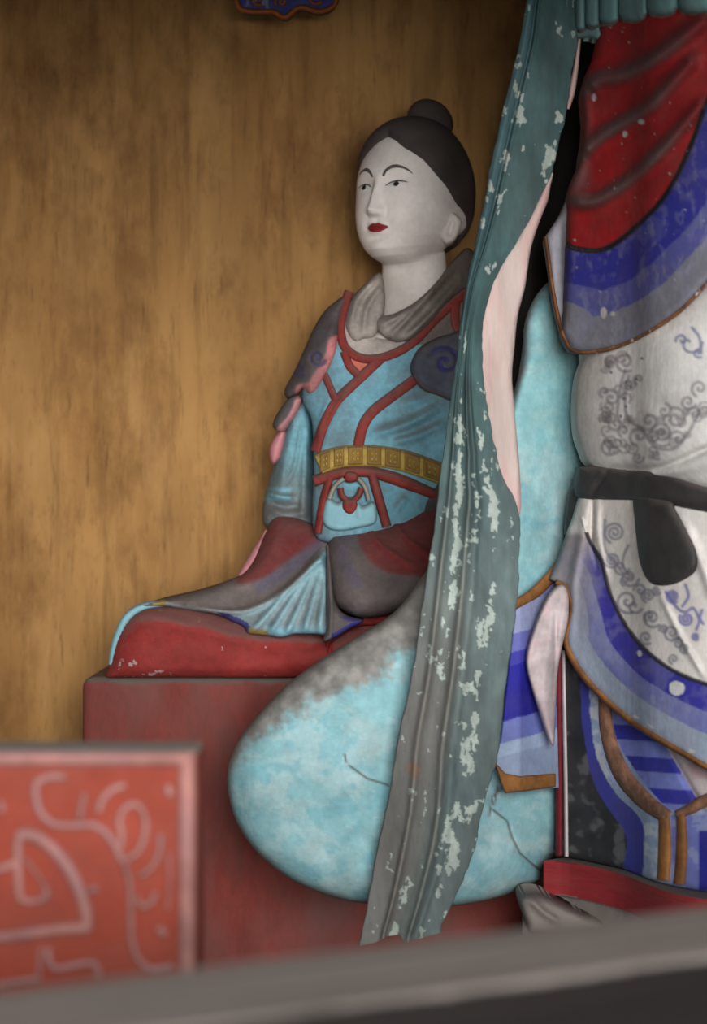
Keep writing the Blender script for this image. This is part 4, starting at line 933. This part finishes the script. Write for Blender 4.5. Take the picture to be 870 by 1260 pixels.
# ------------------------------------------------------------------ base of the standing figure
ped = thing('statue_base', 'dusty red edged base slab on grey plaster under the standing figure', 'pedestal', (0.6, 3.7, 0.0))
edge = [(667, 1057.5), (682, 1058.5), (700, 1060), (735, 1067), (768, 1076), (808, 1092), (835, 1100), (870, 1106), (930, 1112), (1060, 1114)]
drop = (1057.5-CY)*3.60/F
foot = []
for px, py in spl(edge, step=14):
    Y = drop*F/(py-CY); foot.append(((px-CX)*Y/F, Y-0.006))
foot += [(foot[-1][0], 3.94), (foot[0][0]+0.16, 3.94), (foot[0][0]+0.10, 3.66)]
prism('slab', foot, zs-0.058, zs, M['base_red'], ped, 0.004)
sb = [(639, 1112), (641, 1104), (650, 1100), (668, 1100), (690, 1106), (720, 1116), (748, 1126), (800, 1146), (900, 1160), (1060, 1170), (1060, 1260), (648, 1260), (640, 1180)]
foot2 = [(x+(-0.035 if i == 0 else 0.0), y+0.02) for i, (x, y) in enumerate(foot)]
prism('plinth_block', foot2, 0.0, zs-0.058, M['stone'], ped, 0.012)
relief('plaster_lump', [(640, 1112), (643, 1103), (654, 1100), (668, 1102), (690, 1112), (716, 1124), (740, 1134), (740, 1150), (660, 1150), (648, 1136)],
       lambda x, y, d: 3.52-puff(d, 10, 0.03)-ridge(x, y, [(652, 1106), (668, 1122), (690, 1136)], 5, 0.012), lambda x, y, d: 3.62+0*x, M['stone'], ped, 2.5)

# ------------------------------------------------------------------ hanging carved ornament at the top
orn = thing('hanging_ornament', 'blue carved cloud ornament with orange rim hanging in front of ochre wall', 'ornament', tuple(at(352, -237, 4.25)))
M['orn_blue'] = painted('ornament_blue_paint', (66, 72, 132), 0.25, 30, bump=0.2, flake=0.35, fscale=60, fcol=(120, 124, 150))
M['orn_rim'] = painted('ornament_orange_paint', (160, 92, 44), 0.25, 30, bump=0.2)
lowo = [(288, -40), (290, -6), (296, 10), (312, 14), (336, 14), (346, 20), (354, 20), (364, 11), (374, 9), (392, 14), (408, 9), (415, -4), (416, -40)]
relief('board', lowo+[(440, -120), (440, -237), (264, -237), (264, -120)], lambda x, y, d: 4.22-puff(d, 6, 0.01), lambda x, y, d: 4.26+0*x, M['orn_blue'], orn, 3)
band('rim', lowo, 7, lambda x, y: 4.215+0*x, 0.018, M['orn_rim'], orn, embed=0.03)
for c in (sp(318, -2, 9, 1.2, 1.0), sp(346, 2, 8, 1.2, 2.5), sp(388, -3, 9, 1.2, 0.5)):
    band('scroll', c[::3], 4, lambda x, y: 4.21+0*x, 0.008, M['orn_rim'], orn)

# ------------------------------------------------------------------ carved red panel in the left foreground
PANY = 2.0
pan = thing('carved_panel', 'blurred orange red carved panel with pale pink relief in the left foreground', 'panel', (float(at(0, 0, PANY)[0]), PANY+0.045, 0.0))
x1 = float(at(243, 0, PANY)[0]); zt = float(at(0, 924, PANY)[2])
box('board', x1-0.75, x1, PANY, PANY+0.085, 0.0, zt, M['panel'], pan, 0.005)
psurf = lambda x, y: PANY+0*np.asarray(x)
def rel(pts, wd, nm='relief_scroll'): band(nm, pts, wd, psurf, 0.007, M['panel_line'], pan, nt=5, embed=0.004, step=4)
band('frame_strip', [(-600, 934), (238, 934)], 18, psurf, 0.008, M['panel_line'], pan, nt=5, flat=1, step=20)
band('frame_strip', [(230, 926), (230, 1330)], 22, psurf, 0.008, M['panel_line'], pan, nt=5, flat=1, step=20)
for pts, wd in (([(20, 1028), (40, 1028), (62, 1042), (84, 1068), (98, 1098), (106, 1124), (106, 1146)], 17), ([(108, 1142), (70, 1144), (30, 1150), (-20, 1156)], 16), ([(22, 1030), (22, 1070), (24, 1104)], 12),
                ([(22, 1106), (40, 1110), (56, 1104), (56, 1092)], 10), ([(30, 1056), (44, 1074), (56, 1092)], 5), ([(-20, 1076), (4, 1068), (20, 1062)], 12),
                ([(45, 960), (44, 980), (50, 1000), (66, 1014), (90, 1016), (116, 1016), (136, 1032), (150, 1060)], 11), ([(150, 1060), (168, 1050), (178, 1028), (178, 1004), (168, 990), (154, 994), (147, 1010), (150, 1030), (146, 1048)], 9),
                ([(98, 1010), (100, 994), (104, 976)], 8), ([(121, 1000), (126, 984), (138, 972), (154, 966)], 10), ([(46, 962), (60, 956), (80, 956)], 12),
                ([(153, 1062), (160, 1090), (161, 1130), (162, 1156), (170, 1180), (186, 1192), (212, 1188)], 9), ([(198, 1026), (196, 1048), (186, 1068), (172, 1078)], 8), ([(192, 1098), (186, 1110), (176, 1116), (168, 1104)], 9),
                ([(59, 1166), (60, 1180), (68, 1192), (92, 1188), (116, 1186), (122, 1204)], 10), ([(-20, 1216), (20, 1208), (50, 1204)], 9), ([(50, 1166), (48, 1200)], 6), ([(108, 1098), (116, 1092), (120, 1098)], 8), ([(194, 1142), (199, 1146), (203, 1152)], 12), ([(206, 966), (210, 980)], 12), ([(208, 1050), (209, 1090), (206, 1120)], 5), ([(0, 985), (3, 1000)], 8)):
    rel(pts, wd)

# ------------------------------------------------------------------ foreground wooden rail
rail = thing('wooden_rail', 'blurred grey weathered timber rail crossing the bottom foreground', 'rail', (0.02, 1.4, 0.0))
A = np.array(at(0, 1217, 1.35)); B = np.array(at(870, 1113, 1.64)); zr = (A[2]+B[2])/2
dv = (B-A)[:2]; dv /= np.linalg.norm(dv); nv = np.array([dv[1], -dv[0]])
if nv[1] > 0: nv = -nv
p0 = A[:2]-dv*0.6; p1 = B[:2]+dv*0.7; q0 = p0+nv*0.15; q1 = p1+nv*0.15
LB = float(np.linalg.norm(p1-p0)); bm_ = prism('beam', [(0, 0), (0, -0.15), (LB, -0.15), (LB, 0)], zr-0.16, zr, M['rail'], None, 0.008, 3)
bm_.location = (p0[0], p0[1], 0); bm_.rotation_euler = (0, 0, math.atan2(dv[1], dv[0])); bm_.parent = rail; bm_.matrix_parent_inverse = rail.matrix_world.inverted()
for c in (p0+dv*0.1, p1-dv*0.1):
    m_ = c+nv*0.075
    prism('post', [tuple(m_+dv*a+nv*b_) for a, b_ in ((-0.05, -0.05), (-0.05, 0.05), (0.05, 0.05), (0.05, -0.05))], 0.0, zr-0.155, M['rail'], rail, 0.004)
